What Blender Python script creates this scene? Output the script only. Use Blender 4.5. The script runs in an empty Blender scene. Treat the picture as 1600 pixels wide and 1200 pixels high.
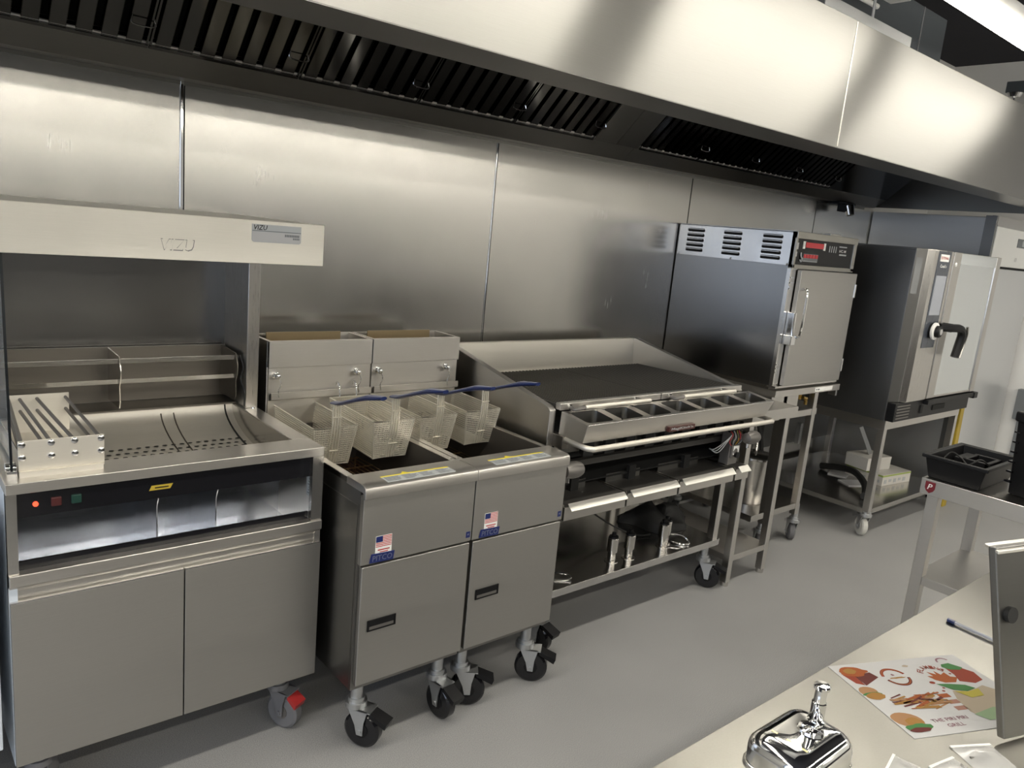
import bpy, bmesh, math, random
from mathutils import Vector, Matrix
random.seed(7)
scene = bpy.context.scene
COL = scene.collection

# ------------------------------------------------------------------ camera
cam_d = bpy.data.cameras.new('camera'); cam = bpy.data.objects.new('camera', cam_d); COL.objects.link(cam)
_r = Vector((0.76460198, -0.63791759, 0.09189647))
_d = Vector((-0.05798275, -0.21009153, -0.97596084))
_f = Vector((0.64188925, 0.74089318, -0.19762461))
cam.matrix_world = Matrix(((_r.x, -_d.x, -_f.x, 0.0), (_r.y, -_d.y, -_f.y, -2.80), (_r.z, -_d.z, -_f.z, 1.617), (0, 0, 0, 1)))
cam_d.sensor_fit = 'HORIZONTAL'; cam_d.sensor_width = 36.0; cam_d.lens = 1211.02 / 1600 * 36
cam_d.clip_start = 0.02; cam_d.clip_end = 60
scene.camera = cam

# ------------------------------------------------------------------ world, exposure
w = bpy.data.worlds.new('sky'); scene.world = w; w.use_nodes = True
bg = w.node_tree.nodes['Background']; bg.inputs[0].default_value = (0.70, 0.81, 1.0, 1); bg.inputs[1].default_value = 2.4
scene.view_settings.view_transform = 'Standard'; scene.view_settings.look = 'None'
scene.view_settings.exposure = 0.5; scene.view_settings.gamma = 1.0
scene.view_settings.use_curve_mapping = False
LED_POWER = 26.0

# ------------------------------------------------------------------ materials
MAT = {}
def mat(name, col, rough=0.5, metal=0.0, emit=None, estr=1.0, spec=None, alpha=None, trans=0.0, coat=0.0):
    m = bpy.data.materials.new(name); m.use_nodes = True
    b = m.node_tree.nodes['Principled BSDF']
    b.inputs['Base Color'].default_value = (*col, 1); b.inputs['Roughness'].default_value = rough
    b.inputs['Metallic'].default_value = metal
    if spec is not None: b.inputs['Specular IOR Level'].default_value = spec
    if emit: b.inputs['Emission Color'].default_value = (*emit, 1); b.inputs['Emission Strength'].default_value = estr
    if trans: b.inputs['Transmission Weight'].default_value = trans
    if alpha is not None: b.inputs['Alpha'].default_value = alpha
    if coat: b.inputs['Coat Weight'].default_value = coat
    MAT[name] = m
    return m
def steel(name, col=(0.60, 0.58, 0.55), rough=0.32, aniso=0.7, tangent=(0, 0.05, 1), grain=(2, 2, 160), rvar=0.08, smudge=0.0, bump=0.02):
    """brushed stainless steel: tangent is the direction highlights are drawn out in"""
    m = bpy.data.materials.new(name); m.use_nodes = True; nt = m.node_tree; N = nt.nodes; L = nt.links
    b = N['Principled BSDF']; b.inputs['Metallic'].default_value = 1.0
    tc = N.new('ShaderNodeTexCoord'); mp = N.new('ShaderNodeMapping'); mp.inputs['Scale'].default_value = grain
    L.new(tc.outputs['Object'], mp.inputs['Vector'])
    n1 = N.new('ShaderNodeTexNoise'); n1.inputs['Scale'].default_value = 6.0; n1.inputs['Detail'].default_value = 3.0
    L.new(mp.outputs[0], n1.inputs['Vector'])
    n2 = N.new('ShaderNodeTexNoise'); n2.inputs['Scale'].default_value = 5.0; n2.inputs['Detail'].default_value = 4.0
    L.new(tc.outputs['Object'], n2.inputs['Vector'])
    mr = N.new('ShaderNodeMapRange'); mr.inputs['To Min'].default_value = rough - rvar; mr.inputs['To Max'].default_value = rough + rvar
    L.new(n1.outputs[0], mr.inputs['Value'])
    mr2 = N.new('ShaderNodeMapRange'); mr2.inputs['From Min'].default_value = 0.45; mr2.inputs['From Max'].default_value = 0.75
    mr2.inputs['To Min'].default_value = 0.0; mr2.inputs['To Max'].default_value = smudge
    L.new(n2.outputs[0], mr2.inputs['Value'])
    ad = N.new('ShaderNodeMath'); ad.operation = 'ADD'
    L.new(mr.outputs[0], ad.inputs[0]); L.new(mr2.outputs[0], ad.inputs[1]); L.new(ad.outputs[0], b.inputs['Roughness'])
    cr = N.new('ShaderNodeMapRange'); cr.data_type = 'FLOAT_VECTOR'
    cr.inputs[9].default_value = tuple(c * 0.93 for c in col); cr.inputs[10].default_value = tuple(min(1, c * 1.05) for c in col)
    L.new(n1.outputs[0], cr.inputs[6]); L.new(cr.outputs[1], b.inputs['Base Color'])
    if aniso:
        b.inputs['Anisotropic'].default_value = aniso
        cx = N.new('ShaderNodeCombineXYZ')
        for i in range(3): cx.inputs[i].default_value = tangent[i]
        L.new(cx.outputs[0], b.inputs['Tangent'])
    if bump:
        bp = N.new('ShaderNodeBump'); bp.inputs['Strength'].default_value = bump; bp.inputs['Distance'].default_value = 0.002
        L.new(n1.outputs[0], bp.inputs['Height']); L.new(bp.outputs[0], b.inputs['Normal'])
    MAT[name] = m
    return m

steel('steel')                                                       # grain running along the wall
steel('steel_v', tangent=(1, 0.6, 0.03), grain=(150, 150, 2), rough=0.30)   # vertical grain
steel('steel_wall', col=(0.47, 0.46, 0.44), rough=0.24, aniso=0.2, tangent=(1, 0, 0), grain=(90, 90, 1.5), smudge=0.035, rvar=0.025, bump=0.004)
steel('steel_hood', col=(0.335, 0.33, 0.315), rough=0.41, aniso=1.0, smudge=0.0, rvar=0.015, bump=0.0)
steel('steel_canopy', col=(0.74, 0.72, 0.67), rough=0.45, aniso=0.8, smudge=0.05, rvar=0.02, bump=0.0)
steel('steel_counter', col=(0.35, 0.34, 0.31), rough=0.33, aniso=0.85, tangent=(0, 1, 0), grain=(40, 60, 60), smudge=0.06, bump=0.05)
steel('steel_front', col=(0.43, 0.42, 0.40), rough=0.42, aniso=0.6, rvar=0.03)
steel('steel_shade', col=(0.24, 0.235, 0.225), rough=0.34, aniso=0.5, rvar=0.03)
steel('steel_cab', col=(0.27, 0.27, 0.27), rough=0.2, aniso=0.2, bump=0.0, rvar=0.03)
steel('steel_well', col=(0.72, 0.69, 0.63), rough=0.52, aniso=0.3, bump=0.0, rvar=0.02)
mat('baffle', (0.20, 0.20, 0.20), 0.10, 1.0)
steel('steel_smooth', col=(0.62, 0.60, 0.57), rough=0.2, aniso=0.3, bump=0.0)
steel('steel_sheen', col=(0.62, 0.61, 0.60), rough=0.16, aniso=0.2, bump=0.0, rvar=0.03, smudge=0.08)
steel('steel_recess', col=(0.62, 0.645, 0.70), rough=0.2, aniso=0.2, bump=0.0, rvar=0.03, smudge=0.05)  # blue tint painted in for window light reflected in the recess
steel('steel_lip', col=(0.85, 0.83, 0.78), rough=0.5, aniso=0.0, bump=0.0)
steel('steel_gutter', col=(0.42, 0.41, 0.39), rough=0.34, aniso=0.5, rvar=0.03)
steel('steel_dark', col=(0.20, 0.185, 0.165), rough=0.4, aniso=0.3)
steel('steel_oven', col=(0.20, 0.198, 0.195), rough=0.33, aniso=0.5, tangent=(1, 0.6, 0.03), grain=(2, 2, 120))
steel('steel_fridge', col=(0.60, 0.60, 0.595), rough=0.42, aniso=0.0, bump=0.0)
steel('galvanised', col=(0.55, 0.56, 0.57), rough=0.42, aniso=0.0, smudge=0.2)
mat('chrome', (0.72, 0.72, 0.72), 0.06, 1.0)
mat('wire', (0.74, 0.70, 0.60), 0.3, 0.65)
mat('cast_grey', (0.20, 0.19, 0.18), 0.5, 0.7)
mat('cast_iron', (0.055, 0.052, 0.048), 0.55, 0.3)
mat('tank_steel', (0.10, 0.09, 0.08), 0.45, 0.8)
mat('black_plastic', (0.007, 0.007, 0.008), 0.42, spec=0.25)
mat('black_gloss', (0.008, 0.008, 0.010), 0.12)
mat('black_rubber', (0.010, 0.010, 0.010), 0.6)
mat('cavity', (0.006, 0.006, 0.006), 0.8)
mat('oil', (0.030, 0.012, 0.008), 0.15)
mat('brass', (0.55, 0.38, 0.12), 0.3, 1.0)
mat('bronze', (0.22, 0.15, 0.08), 0.35, 1.0)
mat('scorched', (0.36, 0.28, 0.17), 0.4, 1.0)
mat('blue_handle', (0.010, 0.022, 0.10), 0.3)
mat('navy', (0.012, 0.022, 0.12), 0.35)
mat('navy_text', (0.22, 0.24, 0.33), 0.3, 0.6)
mat('white', (0.80, 0.80, 0.78), 0.5)
mat('paper', (0.47, 0.47, 0.475), 0.6, spec=0.2)
mat('white_wall', (0.62, 0.62, 0.61), 0.6)
mat('film_daylight_blue', (0.60, 0.66, 0.74), 0.35)
mat('red', (0.42, 0.03, 0.03), 0.4)
mat('plate_brown', (0.05, 0.012, 0.01), 0.4)
mat('red_dark', (0.16, 0.012, 0.02), 0.4)
mat('green_dark', (0.006, 0.035, 0.026), 0.4)
mat('rocker_red', (0.06, 0.012, 0.012), 0.4)
mat('yellow', (0.75, 0.62, 0.04), 0.5)
mat('yellow_dark', (0.42, 0.30, 0.03), 0.5)
mat('orange', (0.55, 0.10, 0.02), 0.5)
mat('label_grey', (0.42, 0.44, 0.45), 0.5)
mat('sticker_grey', (0.17, 0.175, 0.18), 0.5)
mat('label_print', (0.16, 0.17, 0.18), 0.6)
mat('grey_wheel', (0.16, 0.16, 0.17), 0.6)
mat('white_wheel', (0.60, 0.59, 0.55), 0.5)
mat('oven_panel', (0.05, 0.058, 0.075), 0.2)
mat('oven_screen', (0.33, 0.35, 0.40), 0.15)
mat('duct_grey', (0.07, 0.08, 0.09), 0.5)
mat('card', (0.62, 0.60, 0.56), 0.7)
mat('neon', (0.8, 0.05, 0.02), 0.4, emit=(1, 0.07, 0.03), estr=1.6)
mat('display_red', (0.25, 0.01, 0.015), 0.2, emit=(0.9, 0.02, 0.03), estr=0.12)
mat('led', (1, 1, 1), 0.5, emit=(1.0, 0.945, 0.825), estr=LED_POWER)
mat('door_glass', (0.80, 0.83, 0.84), 0.04, 0.95)
mat('glass', (0.55, 0.65, 0.75), 0.03, alpha=0.10)
mat('glass_edge', (0.01, 0.012, 0.014), 0.1)
mat('plastic_bag', (0.75, 0.75, 0.75), 0.12, alpha=0.38)

def floor_mat():
    m = bpy.data.materials.new('vinyl_floor'); m.use_nodes = True; nt = m.node_tree; N = nt.nodes; L = nt.links; b = N['Principled BSDF']
    tc = N.new('ShaderNodeTexCoord')
    n = N.new('ShaderNodeTexNoise'); n.inputs['Scale'].default_value = 420; n.inputs['Detail'].default_value = 2
    n2 = N.new('ShaderNodeTexNoise'); n2.inputs['Scale'].default_value = 2.2; n2.inputs['Detail'].default_value = 5
    L.new(tc.outputs['Object'], n.inputs['Vector']); L.new(tc.outputs['Object'], n2.inputs['Vector'])
    cr = N.new('ShaderNodeValToRGB'); e = cr.color_ramp.elements
    e[0].position = 0.36; e[0].color = (0.23, 0.23, 0.232, 1); e[1].position = 0.64; e[1].color = (0.42, 0.417, 0.412, 1)
    L.new(n.outputs[0], cr.inputs[0])
    mr = N.new('ShaderNodeMapRange'); mr.inputs['To Min'].default_value = 0.88; mr.inputs['To Max'].default_value = 1.12
    L.new(n2.outputs[0], mr.inputs[0])
    mx = N.new('ShaderNodeVectorMath'); mx.operation = 'SCALE'
    L.new(cr.outputs[0], mx.inputs[0]); L.new(mr.outputs[0], mx.inputs['Scale']); L.new(mx.outputs[0], b.inputs['Base Color'])
    b.inputs['Roughness'].default_value = 0.5
    bp = N.new('ShaderNodeBump'); bp.inputs['Strength'].default_value = 0.06; bp.inputs['Distance'].default_value = 0.002
    L.new(n.outputs[0], bp.inputs['Height']); L.new(bp.outputs[0], b.inputs['Normal'])
    MAT['floor'] = m
floor_mat()
def plaster(name, c0, c1, rough=0.7):
    m = bpy.data.materials.new(name); m.use_nodes = True; nt = m.node_tree; N = nt.nodes; L = nt.links; b = N['Principled BSDF']
    tc = N.new('ShaderNodeTexCoord'); n = N.new('ShaderNodeTexNoise'); n.inputs['Scale'].default_value = 3; n.inputs['Detail'].default_value = 5
    L.new(tc.outputs['Object'], n.inputs['Vector'])
    cr = N.new('ShaderNodeValToRGB'); cr.color_ramp.elements[0].color = (*c0, 1); cr.color_ramp.elements[1].color = (*c1, 1)
    L.new(n.outputs[0], cr.inputs[0]); L.new(cr.outputs[0], b.inputs['Base Color']); b.inputs['Roughness'].default_value = rough
    MAT[name] = m
plaster('wall_paint', (0.60, 0.60, 0.59), (0.68, 0.68, 0.67))
plaster('wall_white', (0.78, 0.77, 0.75), (0.84, 0.83, 0.81))
plaster('wall_grey', (0.035, 0.035, 0.04), (0.05, 0.05, 0.055))
plaster('wall_far', (0.38, 0.39, 0.40), (0.44, 0.45, 0.46))
plaster('ceiling_paint', (0.010, 0.010, 0.016), (0.016, 0.016, 0.024), 0.8)

# ------------------------------------------------------------------ mesh builder
class MB:
    def __init__(s): s.v = []; s.f = []
    def add(s, vs, fs):
        o = len(s.v); s.v += [tuple(v) for v in vs]; s.f += [tuple(i + o for i in f) for f in fs]; return s
    def box(s, x0, x1, y0, y1, z0, z1):
        return s.add([(x0,y0,z0),(x1,y0,z0),(x1,y1,z0),(x0,y1,z0),(x0,y0,z1),(x1,y0,z1),(x1,y1,z1),(x0,y1,z1)],
                     [(0,3,2,1),(4,5,6,7),(0,1,5,4),(1,2,6,5),(2,3,7,6),(3,0,4,7)])
    def hexa(s, p):
        return s.add(p, [(0,3,2,1),(4,5,6,7),(0,1,5,4),(1,2,6,5),(2,3,7,6),(3,0,4,7)])
    def quad(s, a, b, c, d): return s.add([a, b, c, d], [(0,1,2,3)])
    def prism(s, poly, axis, a, b):
        n = len(poly)
        def P(q, t): return {'x': (t, q[0], q[1]), 'y': (q[0], t, q[1]), 'z': (q[0], q[1], t)}[axis]
        vs = [P(q, a) for q in poly] + [P(q, b) for q in poly]
        fs = [tuple(range(n))[::-1], tuple(range(n, 2*n))] + [(i, (i+1) % n, n + (i+1) % n, n + i) for i in range(n)]
        return s.add(vs, fs)
    def cyl(s, p0, p1, r0, r1=None, n=16, caps=True):
        p0 = Vector(p0); p1 = Vector(p1); r1 = r0 if r1 is None else r1
        d = (p1 - p0).normalized(); a = Vector((0,0,1)) if abs(d.z) < 0.9 else Vector((1,0,0))
        u = d.cross(a).normalized(); q = d.cross(u); vs = []
        for p, r in ((p0, r0), (p1, r1)):
            for i in range(n):
                t = 2*math.pi*i/n; vs.append(p + u*(r*math.cos(t)) + q*(r*math.sin(t)))
        fs = [(i, (i+1) % n, n + (i+1) % n, n + i) for i in range(n)]
        if caps: fs += [tuple(range(n))[::-1], tuple(range(n, 2*n))]
        return s.add(vs, fs)
    def tube(s, path, r, n=8, caps=True):
        P = [Vector(p) for p in path]; m = len(P); vs = []
        T = []
        for i in range(m):
            a = P[max(i-1, 0)]; b = P[min(i+1, m-1)]; T.append((b-a).normalized())
        a = Vector((0,0,1)) if abs(T[0].z) < 0.9 else Vector((1,0,0)); u = T[0].cross(a).normalized()
        for i in range(m):
            u = (u - T[i]*u.dot(T[i])).normalized(); q = T[i].cross(u)
            for k in range(n):
                t = 2*math.pi*(k+0.5)/n; vs.append(P[i] + u*(r*math.cos(t)) + q*(r*math.sin(t)))
        fs = [(i*n+k, i*n+(k+1) % n, (i+1)*n+(k+1) % n, (i+1)*n+k) for i in range(m-1) for k in range(n)]
        if caps: fs += [tuple(range(n))[::-1], tuple(range((m-1)*n, m*n))]
        return s.add(vs, fs)
    def lathe(s, prof, c=(0,0,0), n=24, axis='z'):
        vs = []; k = len(prof)
        for r, h in prof:
            for i in range(n):
                t = 2*math.pi*i/n; a = r*math.cos(t); b = r*math.sin(t)
                v = {'z': (a, b, h), 'x': (h, a, b), 'y': (a, h, b)}[axis]
                vs.append((c[0]+v[0], c[1]+v[1], c[2]+v[2]))
        fs = [(j*n+i, j*n+(i+1) % n, (j+1)*n+(i+1) % n, (j+1)*n+i) for j in range(k-1) for i in range(n)]
        fs += [tuple(range(n))[::-1], tuple(range((k-1)*n, k*n))]
        return s.add(vs, fs)

def tray_top(x0, x1, y0, y1, z, lip=0.045, th=0.008, wl=0.010):
    """table top: sheet folded down on all four sides, one closed shell"""
    o = [(x0, y0), (x1, y0), (x1, y1), (x0, y1)]; i = [(x0+wl, y0+wl), (x1-wl, y0+wl), (x1-wl, y1-wl), (x0+wl, y1-wl)]
    vs = [(a, b, z) for a, b in o] + [(a, b, z-lip) for a, b in o] + [(a, b, z-lip) for a, b in i] + [(a, b, z-th) for a, b in i]
    fs = [(0, 1, 2, 3), (12, 13, 14, 15)]
    for k in range(4):
        j = (k+1) % 4; fs += [(k, j, 4+j, 4+k), (4+k, 4+j, 8+j, 8+k), (8+k, 8+j, 12+j, 12+k)]
    return MB().add(vs, fs)
def bez(pts, n=8):
    """Catmull-Rom through pts"""
    P = [Vector(p) for p in pts]; P = [P[0]*2-P[1]] + P + [P[-1]*2-P[-2]]; out = []
    for i in range(1, len(P)-2):
        for k in range(n):
            t = k/n; a, b, c, d = P[i-1:i+3]
            out.append(0.5*((2*b) + (c-a)*t + (2*a-5*b+4*c-d)*t*t + (3*b-a-3*c+d)*t**3))
    out.append(P[-2]); return out

ORG = {}
def finish(me, m, fix=True, smooth=35):
    if fix:
        bm = bmesh.new(); bm.from_mesh(me); bmesh.ops.recalc_face_normals(bm, faces=bm.faces); bm.to_mesh(me); bm.free()
    me.materials.append(MAT[m])
    if smooth:
        me.polygons.foreach_set('use_smooth', [True]*len(me.polygons)); me.set_sharp_from_angle(angle=math.radians(smooth))
def part(name, mb, m, parent=None, bevel=0.0, org=None, seg=2, fix=True, kind=None, label=None, smooth=35):
    o3 = Vector(org) if org is not None else (ORG[parent.name] if parent else Vector((0,0,0)))
    me = bpy.data.meshes.new(name); me.from_pydata([tuple(Vector(v) - o3) for v in mb.v], [], mb.f); me.update()
    finish(me, m, fix, smooth)
    ob = bpy.data.objects.new(name, me); COL.objects.link(ob); ORG[ob.name] = o3
    if parent: ob.parent = parent
    else: ob.location = o3
    if bevel:
        md = ob.modifiers.new('edge', 'BEVEL'); md.width = bevel; md.segments = seg; md.limit_method = 'ANGLE'; md.angle_limit = math.radians(40); md.harden_normals = True
    if kind: ob['kind'] = kind
    if label: ob['label'] = label
    return ob
def thing(name, label, cat, org, group=None):
    o = bpy.data.objects.new(name, None); COL.objects.link(o); o.location = org; o.empty_display_size = 0.05
    o['label'] = label; o['category'] = cat
    if group: o['group'] = group
    ORG[o.name] = Vector(org); return o
def tag(o, label, cat, group=None):
    o['label'] = label; o['category'] = cat
    if group: o['group'] = group
    return o
def struct(name, mb, m, bevel=0):
    o = part(name, mb, m, None, bevel); o['kind'] = 'structure'; return o
def copy_tree(o, parent=None):
    c = o.copy(); COL.objects.link(c); c.parent = parent; ORG[c.name] = ORG[o.name]
    for ch in list(o.children):
        if ch is not c: copy_tree(ch, c)
    return c
def B(*a): return MB().box(*a)
def text(name, s, size, m, parent, pos, right, up, extrude=0.0004, shear=0.0, width=None):
    cu = bpy.data.curves.new('t', 'FONT'); cu.body = s; cu.size = 1.0; cu.extrude = 0.0; cu.shear = shear; cu.resolution_u = 2
    cu.align_x = 'CENTER'; cu.align_y = 'CENTER'; cu.offset = 0.012
    ob = bpy.data.objects.new('t', cu); COL.objects.link(ob)
    me = bpy.data.meshes.new_from_object(ob.evaluated_get(bpy.context.evaluated_depsgraph_get()))
    bpy.data.objects.remove(ob); bpy.data.curves.remove(cu)
    xs = [v.co.x for v in me.vertices]; ys = [v.co.y for v in me.vertices]
    cx = (min(xs)+max(xs))/2; cy = (min(ys)+max(ys))/2
    sy = size/(max(ys)-min(ys)); sx = (width/(max(xs)-min(xs))) if width else sy
    R = Vector(right).normalized(); U = Vector(up).normalized(); Nn = R.cross(U); o3 = ORG[parent.name]
    for v in me.vertices:
        v.co = Vector(pos) + R*((v.co.x-cx)*sx) + U*((v.co.y-cy)*sy) + Nn*extrude - o3
    me.materials.clear(); me.materials.append(MAT[m]); me.name = name
    for p in me.polygons: p.material_index = 0
    o = bpy.data.objects.new(name, me); COL.objects.link(o); o.parent = parent; ORG[o.name] = o3
    return o

# ------------------------------------------------------------------ room shell
XR, XL, YF, ZC = 6.70, -3.2, -8.6, 3.16
struct('floor', B(XL-0.1, XR+0.1, YF-0.1, 0.15, -0.1, 0.0), 'floor')
struct('ceiling', B(XL-0.1, XR+0.1, YF-0.1, 0.15, ZC, ZC+0.1), 'ceiling_paint')
wb = struct('wall_back', B(XL-0.1, XR+0.1, 0.004, 0.15, 0.0, ZC), 'wall_paint')
struct('wall_right', B(XR, XR+0.1, YF, 0.004, 0.0, ZC), 'wall_white')
struct('wall_front', B(XL, XR, YF-0.1, YF, 0.0, ZC), 'wall_far')
mb = MB(); mb.box(XL-0.1, XL, YF, -5.0, 0, ZC); mb.box(XL-0.1, XL, -1.2, 0.004, 0, ZC); mb.box(XL-0.1, XL, -5.0, -1.2, 0, 0.7); mb.box(XL-0.1, XL, -5.0, -1.2, 2.5, ZC)
struct('wall_left', mb, 'wall_paint')
win = struct('window_1', MB().box(XL-0.07, XL-0.03, -5.0, -4.94, 0.7, 2.5).box(XL-0.07, XL-0.03, -1.26, -1.2, 0.7, 2.5).box(XL-0.07, XL-0.03, -3.13, -3.07, 0.7, 2.5).box(XL-0.07, XL-0.03, -5.0, -1.2, 0.7, 0.76).box(XL-0.07, XL-0.03, -5.0, -1.2, 2.44, 2.5), 'duct_grey')
# dark block added behind the viewer to darken the reflections in the steel
cb = tag(part('reflection_block', MB().box(-1.5, 5.6, YF+0.04, YF+0.62, 0.1, 1.18).box(-1.55, 5.65, YF+0.03, YF+0.66, 1.18, 1.22).box(-1.45, 5.55, YF+0.05, YF+0.55, 0, 0.1), 'wall_grey', org=(2, YF+0.3, 0)), 'added dark grey block along the wall opposite the cooking line, darkens steel reflections', 'counter')

blk = thing('light_block', 'added unseen dark block across the aisle, stops low light under the cooking line', 'counter', (1.6, -4.1, 0))  # added out of view to block low light and darken wall reflections
part('block_body', B(-2.4, 5.4, -4.45, -3.78, 0.08, 0.93), 'wall_grey', blk); part('block_top', B(-2.45, 5.45, -4.5, -3.73, 0.93, 0.97), 'wall_grey', blk, 0.003)
part('block_plinth', B(-2.35, 5.35, -4.4, -3.85, 0, 0.08), 'cavity', blk)
# stainless cladding on the back wall
SX = [XL, -0.48, 0.868, 2.214, 3.611, 4.965, 5.74]
for i in range(6):
    part('panel', B(SX[i]+0.0018, SX[i+1]-0.0018, -0.0015, 0.0045, 0.02, 1.99), 'steel_wall', wb, bevel=0.0008)
part('joint_strip', B(0.860, 0.872, -0.0075, -0.001, 0.9, 1.988), 'chrome', wb, 0.003)
part('joint_gap', B(0.8722, 0.8765, -0.0030, 0.002, 0.9, 1.988), 'cavity', wb)
for i, x in enumerate(SX[3:6]):
    part('joint_gap', B(x-0.0005, x+0.004, -0.0026, 0.002, 0.9, 1.988), 'cavity', wb)
    if i == 0: part('joint_strip', B(x-0.006, x-0.0005, -0.0050, 0.002, 0.9, 1.988), 'chrome', wb, 0.002)
part('top_strip', B(-1.2, 5.62, -0.006, 0.003, 1.974, 2.02), 'steel_shade', wb)

# ------------------------------------------------------------------ extraction hood
hood = thing('extraction_hood', 'long brushed steel extraction canopy with a bank of baffle filters over the cooking line', 'extractor hood', (2.2, -0.6, 1.985))
HX0, HX1, HY, HZ0, HZ1 = -1.2, 5.63, -1.20, 2.03, 2.485
part('front_panel', B(HX0, 2.9195, HY, HY+0.018, HZ0, HZ1), 'steel_hood', hood, 0.002)
part('front_panel', B(2.9215, HX1, HY, HY+0.018, HZ0, HZ1), 'steel_hood', hood, 0.002)
part('seam_strip', B(2.912, 2.9185, HY-0.0015, HY+0.01, HZ0+0.004, HZ1-0.004), 'steel_canopy', hood)
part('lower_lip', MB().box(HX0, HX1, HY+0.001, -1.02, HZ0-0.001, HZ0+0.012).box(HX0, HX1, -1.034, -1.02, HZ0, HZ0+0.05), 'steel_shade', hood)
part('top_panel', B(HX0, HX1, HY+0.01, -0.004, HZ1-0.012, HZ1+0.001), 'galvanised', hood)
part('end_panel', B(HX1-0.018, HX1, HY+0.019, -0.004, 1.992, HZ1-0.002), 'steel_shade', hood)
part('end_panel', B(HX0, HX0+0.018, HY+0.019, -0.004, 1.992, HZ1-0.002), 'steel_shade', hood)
for a, b in ((HX0+0.02, 2.927), (2.930, HX1-0.02)):
    part('grease_gutter', MB().prism([(-0.004, 1.987), (-0.085, 1.987), (-0.165, 2.050), (-0.165, 2.062), (-0.158, 2.062), (-0.09, 2.005), (-0.004, 2.005)], 'x', a, b), 'steel_gutter', hood)
    part('gutter_edge', MB().cyl((a, -0.166, 2.0575), (b, -0.166, 2.0575), 0.0035, n=8), 'steel_lip', hood)
# filter bank, 45 degrees, rising towards the front
fdir = Vector((0, -0.72, 0.69)).normalized(); fn = Vector((0, -0.69, -0.72)).normalized(); f0 = Vector((0, -0.155, 2.048)); FL = 0.46
def fbox(x0, x1, s0, s1, n0, n1):
    P = []
    for n_ in (n0, n1):
        for (x, s_) in ((x0, s0), (x1, s0), (x1, s1), (x0, s1)):
            p = f0 + fdir*s_ + fn*n_; P.append((x, p.y, p.z))
    return MB().hexa(P)
baff = None
def make_filter(x0, wd, n):
    global baff
    fr = MB(); e = 0.006
    for q in (fbox(x0, x0+e, 0, FL, -0.03, 0.008), fbox(x0+wd-e, x0+wd, 0, FL, -0.03, 0.008), fbox(x0, x0+wd, 0, 0.010, -0.03, 0.010), fbox(x0, x0+wd, FL-0.02, FL, -0.03, 0.010)):
        fr.add(q.v, q.f)
    f = part('filter', fr, 'baffle', hood)
    bk = fbox(x0, x0+wd, 0, FL, -0.05, -0.045); part('filter_back', bk, 'cavity', f)
    pitch = (wd - 2*e)/n
    for i in range(n):
        xa = x0 + e + i*pitch + pitch*0.17; xb = xa + pitch*0.66
        q = fbox(xa, xb, 0.012, FL-0.02, -0.006, 0.004)
        for l in (fbox(xa, xa+0.002, 0.012, FL-0.02, -0.02, 0.004), fbox(xb-0.002, xb, 0.012, FL-0.02, -0.02, 0.004)): q.add(l.v, l.f)
        part('baffle', q, 'baffle', f)
    for xh in (x0+wd*0.94,):
        p = lambda x, s_, n_: (x, (f0+fdir*s_+fn*n_).y, (f0+fdir*s_+fn*n_).z)
        part('wire_handle', MB().tube(bez([p(xh-0.03, 0.10, 0.004), p(xh-0.03, 0.085, 0.022), p(xh+0.03, 0.085, 0.022), p(xh+0.03, 0.10, 0.004)], 4), 0.0022, 6), 'chrome', f)
for i in range(7): make_filter(-0.72 + i*0.48, 0.476, 7)
for a, b in ((2.645, 2.795), (2.797, 2.95)):
    q = fbox(a, b, 0, FL, -0.03, 0.006); part('blanking_plate', q, 'steel_shade', hood)
for i in range(4): make_filter(2.957 + i*0.46, 0.456, 8)
q = fbox(4.80, 5.61, 0, FL, -0.03, 0.006); part('blanking_plate', q, 'baffle', hood)
q = fbox(HX0+0.02, -0.725, 0, FL, -0.03, 0.006); part('blanking_plate', q, 'steel_shade', hood)
pt = f0 + fdir*FL
part('plenum', MB().box(HX0+0.02, HX1-0.02, pt.y-0.01, pt.y+0.01, pt.z-0.005, HZ1-0.01), 'steel_dark', hood)
# hood underside light strip seen as a slotted plate near the end
noz = thing('fire_nozzle', 'small chrome suppression nozzle on a black bracket under the end of the canopy', 'nozzle', (5.17, -0.10, 1.90))
part('bracket', MB().box(5.08, 5.30, -0.10, -0.02, 1.972, 1.987).box(5.13, 5.23, -0.12, -0.06, 1.925, 1.975), 'black_plastic', noz, 0.003)
part('nozzle_cap', MB().cyl((5.165, -0.125, 1.965), (5.165, -0.145, 1.905), 0.032, 0.026, 16), 'chrome', noz)

# galvanised angle, hanging rod and duct above the hood
tag(part('angle_bracket', MB().box(2.83, 3.56, -1.105, -1.10, 2.486, 2.575).box(2.83, 3.56, -1.10, -1.03, 2.486, 2.491), 'galvanised', org=(3.2, -1.07, 2.486)), 'galvanised steel angle lying along the top edge of the canopy', 'bracket')
duct = thing('air_duct', 'dark grey ventilation duct box standing on top of the canopy', 'duct', (3.6, -0.4, 2.487))
part('duct_shell', B(2.2, 4.80, -0.70, -0.05, 2.487, 2.98), 'duct_grey', duct, 0.004)
part('duct_seam', B(4.49, 4.50, -0.704, -0.69, 2.49, 2.978), 'galvanised', duct)
part('duct_collar', B(2.4, 4.4, -0.6, -0.08, 2.98, 3.16), 'duct_grey', duct)

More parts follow.
